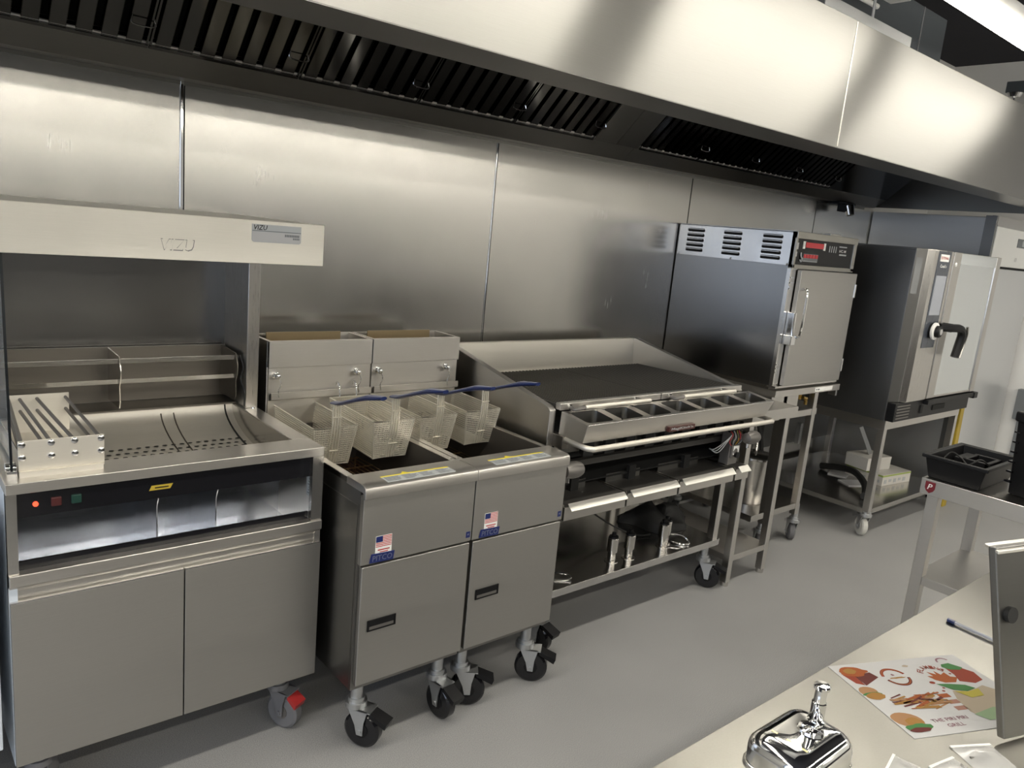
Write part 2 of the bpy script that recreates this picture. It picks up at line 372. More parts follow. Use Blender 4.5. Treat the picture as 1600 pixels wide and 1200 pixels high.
# ------------------------------------------------------------------ suspended LED battens
def led(x0, x1, y, z, label):
    t = thing('led_batten', label, 'light', ((x0+x1)/2, y, z), 'suspended linear lights')
    part('housing', MB().prism([(y-0.045, z+0.012), (y+0.045, z+0.012), (y+0.03, z+0.075), (y-0.03, z+0.075)], 'x', x0, x1), 'white', t)
    part('diffuser', MB().prism([(y-0.052, z+0.0118), (y-0.044, z-0.012), (y-0.02, z-0.022), (y+0.02, z-0.022), (y+0.044, z-0.012), (y+0.052, z+0.0118)], 'x', x0+0.01, x1-0.01), 'led', t)
    for x in (x0+0.12, x1-0.12): part('suspension_wire', MB().cyl((x, y, z+0.07), (x, y, ZC), 0.0016, n=6), 'galvanised', t)
rows = ((-1.58, 2.50, 'linear light hung in the row beside the canopy', 0), (-3.6, 2.55, 'added unseen linear light in the middle row over the aisle', 0.4), (-5.3, 2.50, 'added unseen linear light in the row over the open floor', 0.1), (-7.0, 2.50, 'added unseen linear light in the row closest to the far wall', 0.3))  # rows after the first are added, out of view, for general light
for y, z, lb, dx in rows:
    for i in range(5 if y > -2 else 6):
        xa = -2.78 + dx + i*1.69
        if xa > XR-0.5: continue
        nth = ('sixth', 'fifth', 'fourth', 'third', 'second', 'nearest')[i if y < -2 else i+1]
        led(xa+0.02, min(xa+1.32, XR-0.1), y, z, lb + (', ' + nth + (' light from' if nth != 'nearest' else ' light to') + ' the end wall'))
lb2 = thing('wall_batten', 'short white light fitting hung above the canopy top', 'light', (3.4, -0.86, 2.80))
part('housing', B(2.9, 3.86, -0.93, -0.83, 2.82, 2.90), 'white', lb2, 0.005)
part('conduit', MB().cyl((2.9, -0.80, 2.80), (3.80, -0.80, 2.80), 0.012, n=10), 'white', lb2)
part('drop_rod', MB().cyl((3.62, -0.88, 2.486), (3.62, -0.88, ZC), 0.007, n=8), 'galvanised', lb2)
ct = thing('cable_tray', 'perforated galvanised cable tray running under the dark ceiling', 'cable tray', (3.5, -1.82, 2.70))
mb = MB().box(0.5, 6.5, -1.96, -1.76, 2.70, 2.703).box(0.5, 6.5, -1.96, -1.957, 2.70, 2.75).box(0.5, 6.5, -1.763, -1.76, 2.70, 2.75)
part('tray', mb, 'galvanised', ct)
for i in range(12): part('slot', B(2.2+i*0.3, 2.4+i*0.3, -1.88, -1.84, 2.6985, 2.7005), 'cavity', ct)
for x in (1.0, 3.5, 6.0): part('hanger_rod', MB().cyl((x, -1.86, 2.70), (x, -1.86, ZC), 0.004, n=6), 'galvanised', ct)
dr = thing('ceiling_rail', 'dark hanging rail with a small chrome sprinkler head below its end', 'rail', (5.85, -1.0, 2.77))
part('rail', B(5.83, 5.89, -1.9, -0.70, 2.77, 2.84), 'duct_grey', dr, 0.004)
part('sprinkler', MB().cyl((5.86, -0.75, 2.77), (5.86, -0.75, 2.745), 0.05, 0.035, 14).cyl((5.86, -0.75, 2.745), (5.86, -0.75, 2.70), 0.012, n=8), 'chrome', dr)
part('suspension_wire', MB().cyl((5.86, -0.80, 2.84), (5.86, -0.80, ZC), 0.003, n=6), 'galvanised', dr)
part('suspension_wire', MB().cyl((5.86, -1.7, 2.84), (5.86, -1.7, ZC), 0.003, n=6), 'galvanised', dr)

# ------------------------------------------------------------------ casters (parts of their things)
_cm = {}
def caster_mesh(style):
    if style in _cm: return _cm[style]
    r, H, tyre, hub, brake, fork = {'black': (0.060, 0.225, 'black_gloss', 'black_plastic', 'black_plastic', 'galvanised'),
                         'red': (0.058, 0.14, 'grey_wheel', 'cast_grey', 'red', 'grey_wheel'),
                         'grey': (0.052, 0.20, 'grey_wheel', 'chrome', 'chrome', 'galvanised'),
                         'white': (0.058, 0.17, 'white_wheel', 'galvanised', 'galvanised', 'galvanised')}[style]
    W = 0.018; R = {}; bl = 0.062 if style == 'red' else 0.088
    R['wheel'] = (MB().lathe([(0.012, -W), (r-0.008, -W), (r, -W+0.006), (r, W-0.006), (r-0.008, W), (0.012, W)], (0, 0, r), 28, 'x'), tyre)
    R['hub'] = (MB().lathe([(0.004, -W-0.003), (r*0.40, -W-0.002), (r*0.40, W+0.002), (0.004, W+0.003)], (0, 0, r), 18, 'x'), hub)
    f = MB(); t = 2*r + 0.012
    for s in (-1, 1):
        x = s*(W+0.007)
        f.prism([(-0.010, r-0.012), (0.010, r-0.012), (0.018, r+0.02), (0.044, t), (-0.022, t), (-0.012, r+0.03)], 'x', x-0.002, x+0.002)
    f.box(-W-0.009, W+0.009, -0.032, 0.042, t-0.004, t); f.cyl((-W-0.013, 0, r), (W+0.013, 0, r), 0.007, n=10)
    f.cyl((0, 0.03, t), (0, 0.03, t+0.018), 0.034, n=18)
    R['fork'] = (f, fork)
    R['stem'] = (MB().cyl((0, 0.03, t+0.016), (0, 0.03, t+0.03), 0.026, n=16).cyl((0, 0.03, t+0.03), (0, 0.03, max(H+0.03, t+0.04)), 0.019, n=16), 'galvanised')
    R['brake'] = (MB().hexa([(-0.022, -bl+0.006, 1.45*r), (0.022, -bl+0.006, 1.45*r), (0.022, -0.026, 1.9*r), (-0.022, -0.026, 1.9*r), (-0.024, -bl, 1.75*r), (0.024, -bl, 1.75*r), (0.022, -0.026, 2.15*r), (-0.022, -0.026, 2.15*r)]), brake)
    out = {}
    for k, (m_, mt) in R.items():
        me = bpy.data.meshes.new('caster_'+k); me.from_pydata(m_.v, [], m_.f); me.update(); finish(me, mt); out[k] = me
    _cm[style] = out; return out
def caster(parent, x, y, rot, style):
    ms = caster_mesh(style); o3 = ORG[parent.name]
    c = bpy.data.objects.new('caster', ms['fork']); COL.objects.link(c); c.parent = parent
    R = Matrix.Rotation(rot, 3, 'Z'); off = R @ Vector((0, 0.03, 0))
    c.location = Vector((x, y, 0)) - off - o3; c.rotation_euler = (0, 0, rot); ORG[c.name] = o3
    for k in ('wheel', 'hub', 'stem', 'brake'):
        s = bpy.data.objects.new(k, ms[k]); COL.objects.link(s); s.parent = c; ORG[s.name] = o3
    return c

# ------------------------------------------------------------------ chip scuttle station
VX0, VX1, VY, VZ = 0.238, 1.036, -0.79, 0.932
st = thing('chip_station', 'steel chip scuttle station with curved well, light canopy and two flush doors', 'chip station', (0.637, -0.4, 0))
A0, A1 = 0.905, VZ
mb = MB().box(VX0, VX1, VY, -0.683, A0, A1).box(VX0, VX1, -0.20, -0.03, A0, A1).box(VX0, 0.300, -0.683, -0.20, A0, A1).box(0.982, VX1, -0.683, -0.20, A0, A1)
part('worktop', mb, 'steel', st, 0.002)
# curved well
prof = []
for i in range(13):
    a = math.pi/2*min(1, i/10); prof.append((-0.20 - 0.31*(1-math.cos(a)) - (0.0865*(i-10) if i > 10 else 0), VZ-0.004 - 0.096*math.sin(a)))
well = MB(); n = len(prof)
for x0, x1 in ((0.300, 0.982),):
    vs = [(x0, y, z) for y, z in prof] + [(x1, y, z) for y, z in prof]
    well.add(vs, [(i, i+1, n+i+1, n+i) for i in range(n-1)])
well.box(0.300, 0.982, -0.6835, -0.682, VZ-0.101, VZ-0.002)
sidepoly = [(-0.20, VZ-0.003)] + prof + [(-0.683, VZ-0.003)]
wl = part('well', well, 'steel_well', st, fix=False)
part('well_end', MB().prism(sidepoly, 'x', 0.9795, 0.982), 'steel_smooth', wl)
part('well_end', MB().prism(sidepoly, 'x', 0.300, 0.3025), 'steel_smooth', wl)
def wz(y):
    for (ya, za), (yb, zb) in zip(prof, prof[1:]):
        if yb <= y <= ya: return za + (zb-za)*(ya-y)/(ya-yb)
    return prof[-1][1]
holes = MB()
for r_ in range(3):
    for k in range(24):
        x = 0.36 + k*0.0255 + (r_ % 2)*0.012; y = -0.345 - r_*0.027
        z = wz(y)+0.0012; holes.add([(x+0.0078*math.cos(a), y+0.0065*math.sin(a), z+0.0006) for a in [j*math.pi/3 for j in range(6)]], [tuple(range(6))])
part('drain_holes', holes, 'cavity', wl, kind='stuff', fix=False)
for x in (0.745, 0.785):
    part('divider_slot', MB().tube([(x, y, z+0.001) for y, z in prof[1:-3]], 0.0022, 5), 'steel_dark', wl)
part('end_slot', MB().tube([(0.955, y, z+0.001) for y, z in prof[:-1]], 0.003, 5), 'cavity', wl)
# fascia with switches
fa = part('fascia', B(VX0+0.02, VX1-0.034, VY+0.012, VY+0.018, 0.843, A0), 'black_gloss', st)
part('neon_lamp', MB().cyl((0.299, VY+0.013, 0.873), (0.299, VY+0.008, 0.873), 0.006, n=14), 'neon', fa)
part('rocker_switch', B(0.331, 0.353, VY+0.006, VY+0.014, 0.862, 0.884), 'rocker_red', fa, 0.002)
part('rocker_switch', B(0.374, 0.396, VY+0.006, VY+0.014, 0.862, 0.884), 'green_dark', fa, 0.002)
part('warning_sticker', MB().prism([(0.552, 0.866), (0.604, 0.866), (0.611, 0.879), (0.558, 0.879)], 'y', VY+0.0115, VY+0.013), 'yellow_dark', fa)
part('warning_print', B(0.566, 0.600, VY+0.0108, VY+0.0118, 0.871, 0.874), 'black_plastic', fa)
# open bagging recess
part('side_panel', B(VX0, VX0+0.018, VY+0.006, -0.03, 0.195, A0), 'film_daylight_blue', st)  # bluish colour stands in for window daylight on this side
part('side_panel', B(VX1-0.018, VX1, VY+0.006, -0.03, 0.195, A0), 'steel', st)
part('front_post', B(VX0, VX0+0.022, VY+0.002, VY+0.02, 0.70, A0), 'steel_smooth', st)
part('front_post', B(VX1-0.034, VX1, VY+0.002, VY+0.02, 0.70, A0), 'steel_smooth', st)
rb = part('bagging_recess', MB().box(VX0+0.018, VX1-0.018, -0.52, -0.515, 0.63, 0.826).box(VX0+0.018, VX1-0.018, VY+0.03, -0.52, 0.63, 0.64), 'steel_recess', st)
for x in (0.585, 0.742):
    part('divider', MB().prism([(-0.725, 0.64), (-0.725, 0.80), (-0.738, 0.826), (-0.52, 0.826), (-0.52, 0.64)], 'x', x, x+0.0025), 'steel_recess', rb)
part('rating_plate', B(VX1-0.0188, VX1-0.018, -0.775, -0.72, 0.765, 0.84), 'label_grey', rb)
pm = MB()
for i in range(7): pm.box(VX1-0.0192, VX1-0.0187, -0.771, -0.728-0.004*(i % 3), 0.773+i*0.009, 0.777+i*0.009)
part('rating_print', pm, 'label_print', rb)
part('gap_shadow_strip', B(VX0+0.022, VX1-0.034, VY+0.022, VY+0.03, 0.64, 0.728), 'black_gloss', st)  # black strip standing in for the shadow in the gap above the rail
part('lower_rail', MB().prism([(VY-0.006, 0.706), (VY+0.03, 0.706), (VY+0.03, 0.66), (VY+0.01, 0.66), (VY+0.004, 0.672), (VY-0.006, 0.676)], 'x', VX0, VX1), 'steel', st, 0.003)
part('handle_channel', MB().box(VX0-0.0005, VX1+0.0005, VY+0.012, VY+0.02, 0.60, 0.662), 'steel', st)
for a, b in ((VX0+0.001, 0.6365), (0.6395, VX1-0.001)):
    d = part('door', MB().box(a, b, VY-0.004, VY+0.012, 0.195, 0.634), 'steel_front', st, 0.0015)
    part('door_lip', B(a, b, VY-0.004, VY+0.004, 0.633, 0.637), 'steel_sheen', d)
part('cabinet_floor', B(VX0+0.018, VX1-0.018, VY+0.02, -0.03, 0.20, 0.22), 'steel_dark', st)
part('cabinet_back', B(VX0+0.018, VX1-0.018, -0.04, -0.03, 0.14, 0.90), 'steel_dark', st)
caster(st, 0.955, -0.705, 0.45, 'red'); caster(st, 0.30, -0.70, 2.6, 'red'); caster(st, 0.98, -0.12, 2.6, 'red'); caster(st, 0.30, -0.12, 0.4, 'red')
# gantry
part('gantry_post', B(0.995, VX1, -0.285, -0.06, VZ, 1.455), 'steel_v', st, 0.002)
part('gantry_post', B(VX0, VX0+0.02, -0.20, -0.03, VZ, 1.455), 'steel_v', st, 0.002)
part('gantry_back', B(VX0+0.02, 0.995, -0.075, -0.06, VZ, 1.455), 'steel_cab', st)
part('post_screw', MB().lathe([(0.006, 0), (0.005, 0.004), (0.001, 0.005)], (1.018, -0.292, VZ), 10), 'chrome', st)
cn = part('canopy', B(VX0, VX1+0.004, -0.72, -0.03, 1.456, 1.572), 'steel_canopy', st, 0.0012)
part('lamp_cover', B(0.30, 0.98, -0.52, -0.42, 1.446, 1.457), 'white', cn)
text('embossed_lettering', 'VIZU', 0.0295, 'sticker_grey', cn, (0.637, -0.7206, 1.494), (1, 0, 0), (0, 0, 1), 0.0004, 0.15, 0.083)  # grey outline painted in for the shading around the embossed letters
text('embossed_lettering', 'VIZU', 0.0255, 'steel_canopy', cn, (0.6364, -0.7206, 1.4945), (1, 0, 0), (0, 0, 1), 0.0008, 0.15, 0.080)
part('maker_label', MB().prism([(0.833, 1.514), (0.964, 1.514), (0.969, 1.519), (0.969, 1.562), (0.828, 1.562), (0.828, 1.519)], 'y', -0.7212, -0.719), 'label_grey', cn)
part('label_band', B(0.829, 0.968, -0.7217, -0.721, 1.516, 1.542), 'paper', cn)
part('label_line', B(0.829, 0.968, -0.7217, -0.721, 1.5435, 1.5455), 'label_print', cn)
text('label_lettering', 'VIZU', 0.013, 'black_plastic', cn, (0.852, -0.7212, 1.5535), (1, 0, 0), (0, 0, 1), 0.0006, 0.2, 0.038)
lp = MB(); random.seed(3)
for i in range(9):
    lp.box(0.921+i*0.0048, 0.921+i*0.0048+0.0036, -0.7221, -0.7216, 1.532, 1.5385)
for i in range(4): lp.box(0.945+i*0.005, 0.9485+i*0.005, -0.7221, -0.7216, 1.525, 1.530)
part('label_print', lp, 'label_print', cn)
# bag rack on the gantry back
rk = part('bag_rack', MB().prism([(-0.10, 0.94), (-0.10, 1.12), (-0.085, 1.12), (-0.085, 0.94)], 'x', 0.262, 0.99).box(0.262, 0.99, -0.21, -0.10, 0.933, 0.938), 'steel_dark', st)
for y, z in ((-0.235, 1.100), (-0.235, 1.036)): part('rack_rail', MB().box(0.262, 0.985, y, y+0.006, z-0.007, z+0.007), 'steel_smooth', rk)
part('rack_divider', MB().prism([(-0.10, 0.95), (-0.235, 0.95), (-0.245, 0.97), (-0.24, 1.02), (-0.255, 1.05), (-0.255, 1.08), (-0.235, 1.115), (-0.10, 1.12)], 'x', 0.612, 0.615), 'steel_smooth', rk)
part('rack_divider', MB().prism([(-0.10, 0.95), (-0.235, 0.95), (-0.245, 0.97), (-0.24, 1.02), (-0.255, 1.05), (-0.255, 1.08), (-0.235, 1.115), (-0.10, 1.12)], 'x', 0.975, 0.978), 'steel_dark', rk)
part('rack_cable', MB().tube(bez([(0.985, -0.25, 1.11), (0.99, -0.27, 1.07), (0.985, -0.26, 1.03), (0.99, -0.285, 0.99), (0.99, -0.285, 0.94)], 6), 0.003, 6), 'black_rubber', rk)
for x in (0.45, 0.66, 0.93): part('rack_bolt', MB().lathe([(0.005, 0), (0.004, -0.004)], (x, -0.1, 1.07), 8, 'y'), 'chrome', rk)
# end glass
gl = part('end_glass', MB().prism([(-0.745, 0.94), (-0.70, 1.456), (-0.10, 1.456), (-0.10, 0.94)], 'x', 0.2555, 0.2595), 'glass', st)
part('glass_edge', MB().prism([(-0.748, 0.938), (-0.703, 1.456), (-0.699, 1.456), (-0.743, 0.938)], 'x', 0.255, 0.2605), 'glass_edge', gl)
part('glass_clamp', MB().cyl((0.246, -0.735, 0.955), (0.268, -0.735, 0.955), 0.011, n=12).box(0.248, 0.268, -0.752, -0.72, VZ, 0.95), 'chrome', gl)
# scoop rack of rods standing on the well
sr = thing('scoop_rack', 'loose steel rack of six rods between two bolted plates standing over the chip well', 'rack', (0.365, -0.57, VZ))
part('front_plate', B(0.272, 0.457, -0.742, -0.738, 0.946, 1.019), 'steel_well', sr, 0.001)
part('back_plate', B(0.298, 0.444, -0.400, -0.396, 0.940, 1.050), 'steel_well', sr, 0.001)
part('base_plate', MB().box(0.272, 0.457, -0.74, -0.40, 0.940, 0.944).box(0.272, 0.452, -0.752, -0.72, VZ, 0.946), 'steel_well', sr)
part('side_plate', MB().hexa([(0.272, -0.74, 0.95), (0.2745, -0.74, 0.95), (0.2745, -0.40, 0.95), (0.272, -0.40, 0.95), (0.272, -0.74, 0.995), (0.2745, -0.74, 0.995), (0.2745, -0.40, 1.0), (0.272, -0.40, 1.0)]), 'steel_smooth', sr)
for i in range(4):
    xf = (0.280, 0.341, 0.391, 0.449)[i]; xb = (0.270, 0.326, 0.366, 0.435)[i]
    for zf, zb in ((1.010, 1.038), (0.978, 1.005)):
        if i > 0 or True:
            part('rod', MB().cyl((xf, -0.74, zf), (max(xb, 0.30), -0.397, zb), 0.0045, n=8), 'cast_grey', sr)
        part('screw_head', MB().lathe([(0.0085, 0), (0.0075, -0.003), (0.002, -0.005)], (xf, -0.742, zf), 12, 'y'), 'chrome', sr)

# cabinet corner at the far end
lc = thing('side_cabinet', 'pale blue-white cabinet standing close against the end of the chip station', 'cabinet', (-0.1, -0.4, 0))
part('cabinet_body', B(-0.45, 0.213, -0.80, -0.06, 0.26, 0.86), 'film_daylight_blue', lc, 0.003)
part('cabinet_leg', MB().box(-0.43, -0.38, -0.78, -0.72, 0, 0.27), 'steel', lc); part('cabinet_leg', MB().box(0.15, 0.20, -0.70, -0.64, 0, 0.27), 'steel_dark', lc)
part('cabinet_leg', MB().box(-0.43, -0.38, -0.14, -0.08, 0, 0.27), 'steel', lc); part('cabinet_leg', MB().box(0.15, 0.20, -0.14, -0.08, 0, 0.27), 'steel', lc)

# ------------------------------------------------------------------ fryers
FX, FY = 1.066, -0.982
def make_fryer():
    x = FX; W = 0.397
    t = thing('fryer', 'steel twin-basket fryer beside the chip station, flag sticker over a blue name plate', 'fryer', (x, FY, 0), 'pair of fryers')
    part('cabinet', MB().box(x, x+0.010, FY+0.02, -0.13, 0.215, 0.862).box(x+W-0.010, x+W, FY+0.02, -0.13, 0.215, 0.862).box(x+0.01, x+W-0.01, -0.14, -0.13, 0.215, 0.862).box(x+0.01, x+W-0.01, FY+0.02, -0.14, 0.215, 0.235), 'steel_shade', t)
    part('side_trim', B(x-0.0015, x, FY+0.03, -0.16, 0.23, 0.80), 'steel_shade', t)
    d = part('door', B(x+0.006, x+W-0.003, FY, FY+0.02, 0.237, 0.618), 'steel_front', t, 0.0025)
    h = part('door_handle', MB().box(x+0.034, x+0.131, FY-0.003, FY+0.001, 0.409, 0.413).box(x+0.034, x+0.131, FY-0.003, FY+0.001, 0.440, 0.444).box(x+0.034, x+0.038, FY-0.003, FY+0.001, 0.409, 0.444).box(x+0.127, x+0.131, FY-0.003, FY+0.001, 0.409, 0.444).box(x+0.036, x+0.129, FY-0.001, FY+0.001, 0.411, 0.442), 'black_plastic', d)
    part('grip', B(x+0.041, x+0.124, FY-0.002, FY, 0.4135, 0.423), 'cast_grey', d)
    part('front_panel', MB().prism([(FY+0.02, 0.625), (FY, 0.625), (FY, 0.835), (FY+0.02, 0.835)], 'x', x, x+W), 'steel_front', t, 0.0015)
    part('top_lip', MB().prism([(-0.88, 0.845), (-0.88, 0.868), (-0.955, 0.868), (FY+0.002, 0.866), (FY-0.007, 0.861), (FY-0.010, 0.852), (FY-0.010, 0.829), (FY+0.004, 0.829), (FY+0.004, 0.845)], 'x', x-0.002, x+W+0.001), 'steel', t, 0.0015)
    for a in (x, x+W-0.024): part('tank_rim', B(a, a+0.024, -0.88, -0.30, 0.846, 0.864), 'steel_smooth', t, 0.001)
    tk = MB(); a, b, c, d2 = x+0.024, x+W-0.024, -0.88, -0.30
    i0, i1, z1 = a+0.03, b-0.03, 0.66
    tk.quad((a, c, 0.862), (a, d2, 0.862), (i0, d2, z1), (i0, c, z1)); tk.quad((b, c, 0.862), (b, d2, 0.862), (i1, d2, z1), (i1, c, z1))
    tk.quad((a, c, 0.862), (b, c, 0.862), (i1, c, z1), (i0, c, z1)); tk.quad((a, d2, 0.862), (b, d2, 0.862), (i1, d2, z1), (i0, d2, z1))
    k = part('tank', tk, 'tank_steel', t, fix=False)
    part('tank_bottom', B(i0-0.01, i1+0.01, c, d2, z1-0.004, 0.70), 'oil', k)
    g = MB()
    for i in range(14): g.cyl((i0+0.01+i*0.0205, c+0.03, 0.728), (i0+0.01+i*0.0205, d2-0.03, 0.728), 0.0016, n=5)
    for i in range(6): g.cyl((i0+0.005, c+0.03+i*0.1, 0.725), (i1-0.005, c+0.03+i*0.1, 0.725), 0.003, n=6)
    for px in (i0+0.02, i1-0.02):
        for py in (c+0.05, d2-0.05): g.cyl((px, py, 0.69), (px, py, 0.728), 0.004, n=6)
    part('basket_support', g, 'bronze', k, fix=False, kind='stuff')
    part('lower_backsplash', B(x+0.002, x+W-0.002, -0.295, -0.285, 0.85, 1.074), 'steel', t)
    rr = part('flue_riser', MB().box(x-0.001, x+W-0.001, -0.305, -0.285, 1.071, 1.163).box(x-0.001, x+0.012, -0.285, -0.13, 0.85, 1.163).box(x+W-0.014, x+W-0.001, -0.285, -0.13, 0.85, 1.163).box(x, x+W-0.002, -0.14, -0.13, 0.85, 1.163), 'steel', t, 0.0015)
    part('flue_baffle', MB().box(x+0.03, x+W-0.08, -0.20, -0.196, 1.0, 1.178), 'scorched', rr)
    part('flue_void', B(x+0.012, x+W-0.014, -0.285, -0.14, 1.05, 1.06), 'cavity', rr)
    hg = part('basket_hanger', MB().prism([(-0.30, 0.955), (-0.318, 0.962), (-0.318, 0.985), (-0.312, 0.985), (-0.296, 0.972)], 'x', x+0.004, x+W-0.004), 'steel', t)
    for px in (x+0.025, x+W-0.063):
        p = part('hanger_knob', MB().lathe([(0.012, 0.0), (0.012, -0.008), (0.004, -0.010), (0.004, -0.016), (0.009, -0.018), (0.011, -0.024), (0.008, -0.031), (0.002, -0.033)], (px, -0.295, 1.044), 16, 'y'), 'chrome', t)
        part('hook_wire', MB().tube(bez([(px+0.006, -0.315, 1.036), (px+0.012, -0.318, 1.02), (px+0.010, -0.318, 1.005), (px+0.004, -0.318, 0.992), (px+0.006, -0.32, 0.97)], 5), 0.0022, 6), 'chrome', p)
    # stickers
    s1 = part('flag_sticker', B(x+0.046, x+0.100, FY-0.0007, FY+0.001, 0.652, 0.707), 'white', t)
    fl = MB()
    for i in range(7): fl.box(x+0.047, x+0.099, FY-0.0010, FY-0.0004, 0.7035-i*0.0050, 0.7060-i*0.0050)
    part('flag_stripes', fl, 'red', s1)
    part('flag_canton', B(x+0.047, x+0.069, FY-0.0013, FY-0.0004, 0.688, 0.7062), 'navy', s1)
    part('flag_caption', MB().box(x+0.054, x+0.094, FY-0.0010, FY-0.0004, 0.662, 0.6655).box(x+0.061, x+0.089, FY-0.0010, FY-0.0004, 0.6555, 0.6585), 'red', s1)
    s2 = part('name_plate', MB().prism([(x+0.028, 0.628), (x+0.107, 0.626), (x+0.111, 0.653), (x+0.034, 0.655)], 'y', FY-0.0025, FY+0.001), 'navy', t, label='dark blue name plate')
    text('lettering', 'PITCO', 0.0175, 'navy_text', s2, (x+0.070, FY-0.0026, 0.6405), (1, 0, -0.01), (0.05, 0, 1), 0.0006, 0.0, 0.066)
    s3 = part('blue_badge', B(x+W-0.021, x+W-0.006, FY-0.0010, FY+0.001, 0.638, 0.658), 'navy', t)
    part('badge_mark', B(x+W-0.017, x+W-0.010, FY-0.0014, FY-0.0008, 0.646, 0.652), 'navy_text', s3)
    s4 = part('warning_label', MB().hexa([(x+0.078, -0.978, 0.8665), (x+0.318, -0.978, 0.8665), (x+0.318, -0.932, 0.8665), (x+0.078, -0.932, 0.8665), (x+0.078, -0.978, 0.8685), (x+0.318, -0.978, 0.8685), (x+0.318, -0.932, 0.8685), (x+0.078, -0.932, 0.8685)]), 'label_grey', t)
    part('warning_band', MB().box(x+0.078, x+0.318, -0.9385, -0.931, 0.8680, 0.8689).prism([(x+0.150, -0.9315), (x+0.176, -0.9315), (x+0.163, -0.915)], 'z', 0.8675, 0.8689), 'yellow', s4)
    wp = MB(); random.seed(5)
    for b_ in range(4):
        for r_ in range(6):
            wp.box(x+0.082+b_*0.06, x+0.082+b_*0.06+0.030+0.022*random.random(), -0.974+r_*0.0058, -0.9712+r_*0.0058, 0.8682, 0.8688)
    part('warning_print', wp, 'label_print', s4)
    caster(t, x+0.048, FY+0.06, 0.55, 'black'); caster(t, x+0.345, FY+0.055, 0.1, 'black')
    caster(t, x+0.048, -0.20, 2.2, 'black'); caster(t, x+0.345, -0.20, 2.6, 'black')
    return t
fr1 = make_fryer()
fr2 = copy_tree(fr1); fr2.location.x += 0.401
fr2['label'] = 'steel twin-basket fryer beside the charbroiler, flag sticker over a blue name plate'
for c, a in zip([c for c in fr2.children if c.name.startswith('caster')], (0.95, 0.75, 2.4, 2.0)): c.rotation_euler.z = a

# ------------------------------------------------------------------ fry baskets
def make_basket():
    t = thing('fry_basket', 'wire', 'fry basket', (0, 0, 0), 'wire fry baskets hung over the fryers')
    W, L, H, tp = 0.155, 0.325, 0.132, 0.016
    def P(u, v, h):     # u 0..1 across, v 0..1 back to front, h 0..1 down
        w_ = W/2 - tp*h; y0 = -0.012*h; y1 = -L + 0.020*h
        return Vector(((u-0.5)*2*w_, y0+(y1-y0)*v, -H*h))
    g = MB(); r = 0.0016
    def wire(a, b): g.tube([a, b], r, 4, caps=False)
    nh = 17
    for i in range(1, nh):
        h = i/nh; wire(P(0,0,h), P(1,0,h)); wire(P(1,0,h), P(1,1,h)); wire(P(1,1,h), P(0,1,h)); wire(P(0,1,h), P(0,0,h))
    nv = 38
    for i in range(1, nv):
        v = i/nv
        g.tube([P(0,v,0), P(0,v,1), P(1,v,1), P(1,v,0)], r*0.85, 4, caps=False)
    nu = 19
    for i in range(1, nu):
        u = i/nu; g.tube([P(u,0,0), P(u,0,1), P(u,1,1), P(u,1,0)], r*0.85, 4, caps=False)
    part('wire_mesh', g, 'wire', t, fix=False, kind='stuff')
    fr = MB()
    for h in (0, 1):
        fr.tube([P(0,0,h), P(1,0,h), P(1,1,h), P(0,1,h), P(0,0,h)], 0.0036, 6)
    for u, v in ((0,0),(1,0),(1,1),(0,1)): fr.tube([P(u,v,0), P(u,v,1)], 0.0030, 6)
    part('rim_frame', fr, 'wire', t, fix=False)
    hw = MB()
    for i in range(4):
        xx = (i-1.5)*0.0090
        hw.tube([P(0.5, 1, 1) + Vector((xx*1.1, -0.002, 0.0)), P(0.5, 1, 0.5)+Vector((xx*1.1, -0.004, 0)), P(0.5,1,0)+Vector((xx, -0.004, 0)), P(0.5,1,0)+Vector((xx*0.9, 0.0, 0.083))], 0.0030, 6)
    for h in (-0.25, 0.62): c = P(0.5, 1, max(h, 0)) + Vector((0, -0.006, 0 if h > 0 else 0.035)); hw.tube([c+Vector((-0.017, 0, 0)), c+Vector((0.017, 0, 0))], 0.0025, 6)
    part('support_wires', hw, 'wire', t, fix=False)
    b = P(0.5, 1, 0) + Vector((0, 0.004, 0.083))
    hd = MB(); path = [(0, 0.012, -0.004), (0, -0.03, 0.004), (0, -0.12, 0.038), (0, -0.20, 0.066), (0, -0.285, 0.084)]
    ww = (0.019, 0.020, 0.013, 0.016, 0.011); hh = (0.0065, 0.0075, 0.0075, 0.0105, 0.0065)
    vs = []; 
    for p, w_, h_ in zip(path, ww, hh):
        c = b + Vector(p)
        for k in range(10):
            a = 2*math.pi*k/10; vs.append(c + Vector((w_*math.cos(a), -0.25*h_*math.sin(a), h_*math.sin(a))))
    fs = [(i*10+k, i*10+(k+1) % 10, (i+1)*10+(k+1) % 10, (i+1)*10+k) for i in range(4) for k in range(10)] + [tuple(range(10))[::-1], tuple(range(40, 50))]
    hd.add(vs, fs); part('handle', hd, 'blue_handle', t, label='dark blue coated handle')
    for u in (0.25, 0.68):
        p = P(u, 0, 0); part('hook', MB().tube(bez([p, p+Vector((0, 0.004, 0.02)), p+Vector((0, 0.012, 0.045)), p+Vector((0, 0.028, 0.052)), p+Vector((0, 0.034, 0.038))], 5), 0.0024, 6), 'chrome', t)
    return t
bk = make_basket()
BS = [(1.170, -0.275, 0.936, 'wire fry basket with blue handle hung next to the chip station'),
      (1.360, -0.335, 0.958, 'wire fry basket with blue handle, hung further forward in the fryer by the chip station'),
      (1.570, -0.280, 0.942, 'wire fry basket with blue handle, first in the fryer by the charbroiler'),
      (1.776, -0.278, 0.944, 'wire fry basket with blue handle hung right beside the charbroiler')]
for i, (x, y, z, lb) in enumerate(BS):
    o = bk if i == 0 else copy_tree(bk)
    o.location = (x, y, z); o['label'] = lb; o.rotation_euler = (0.02, 0, (0.0, -0.02, 0.01, 0.0)[i])

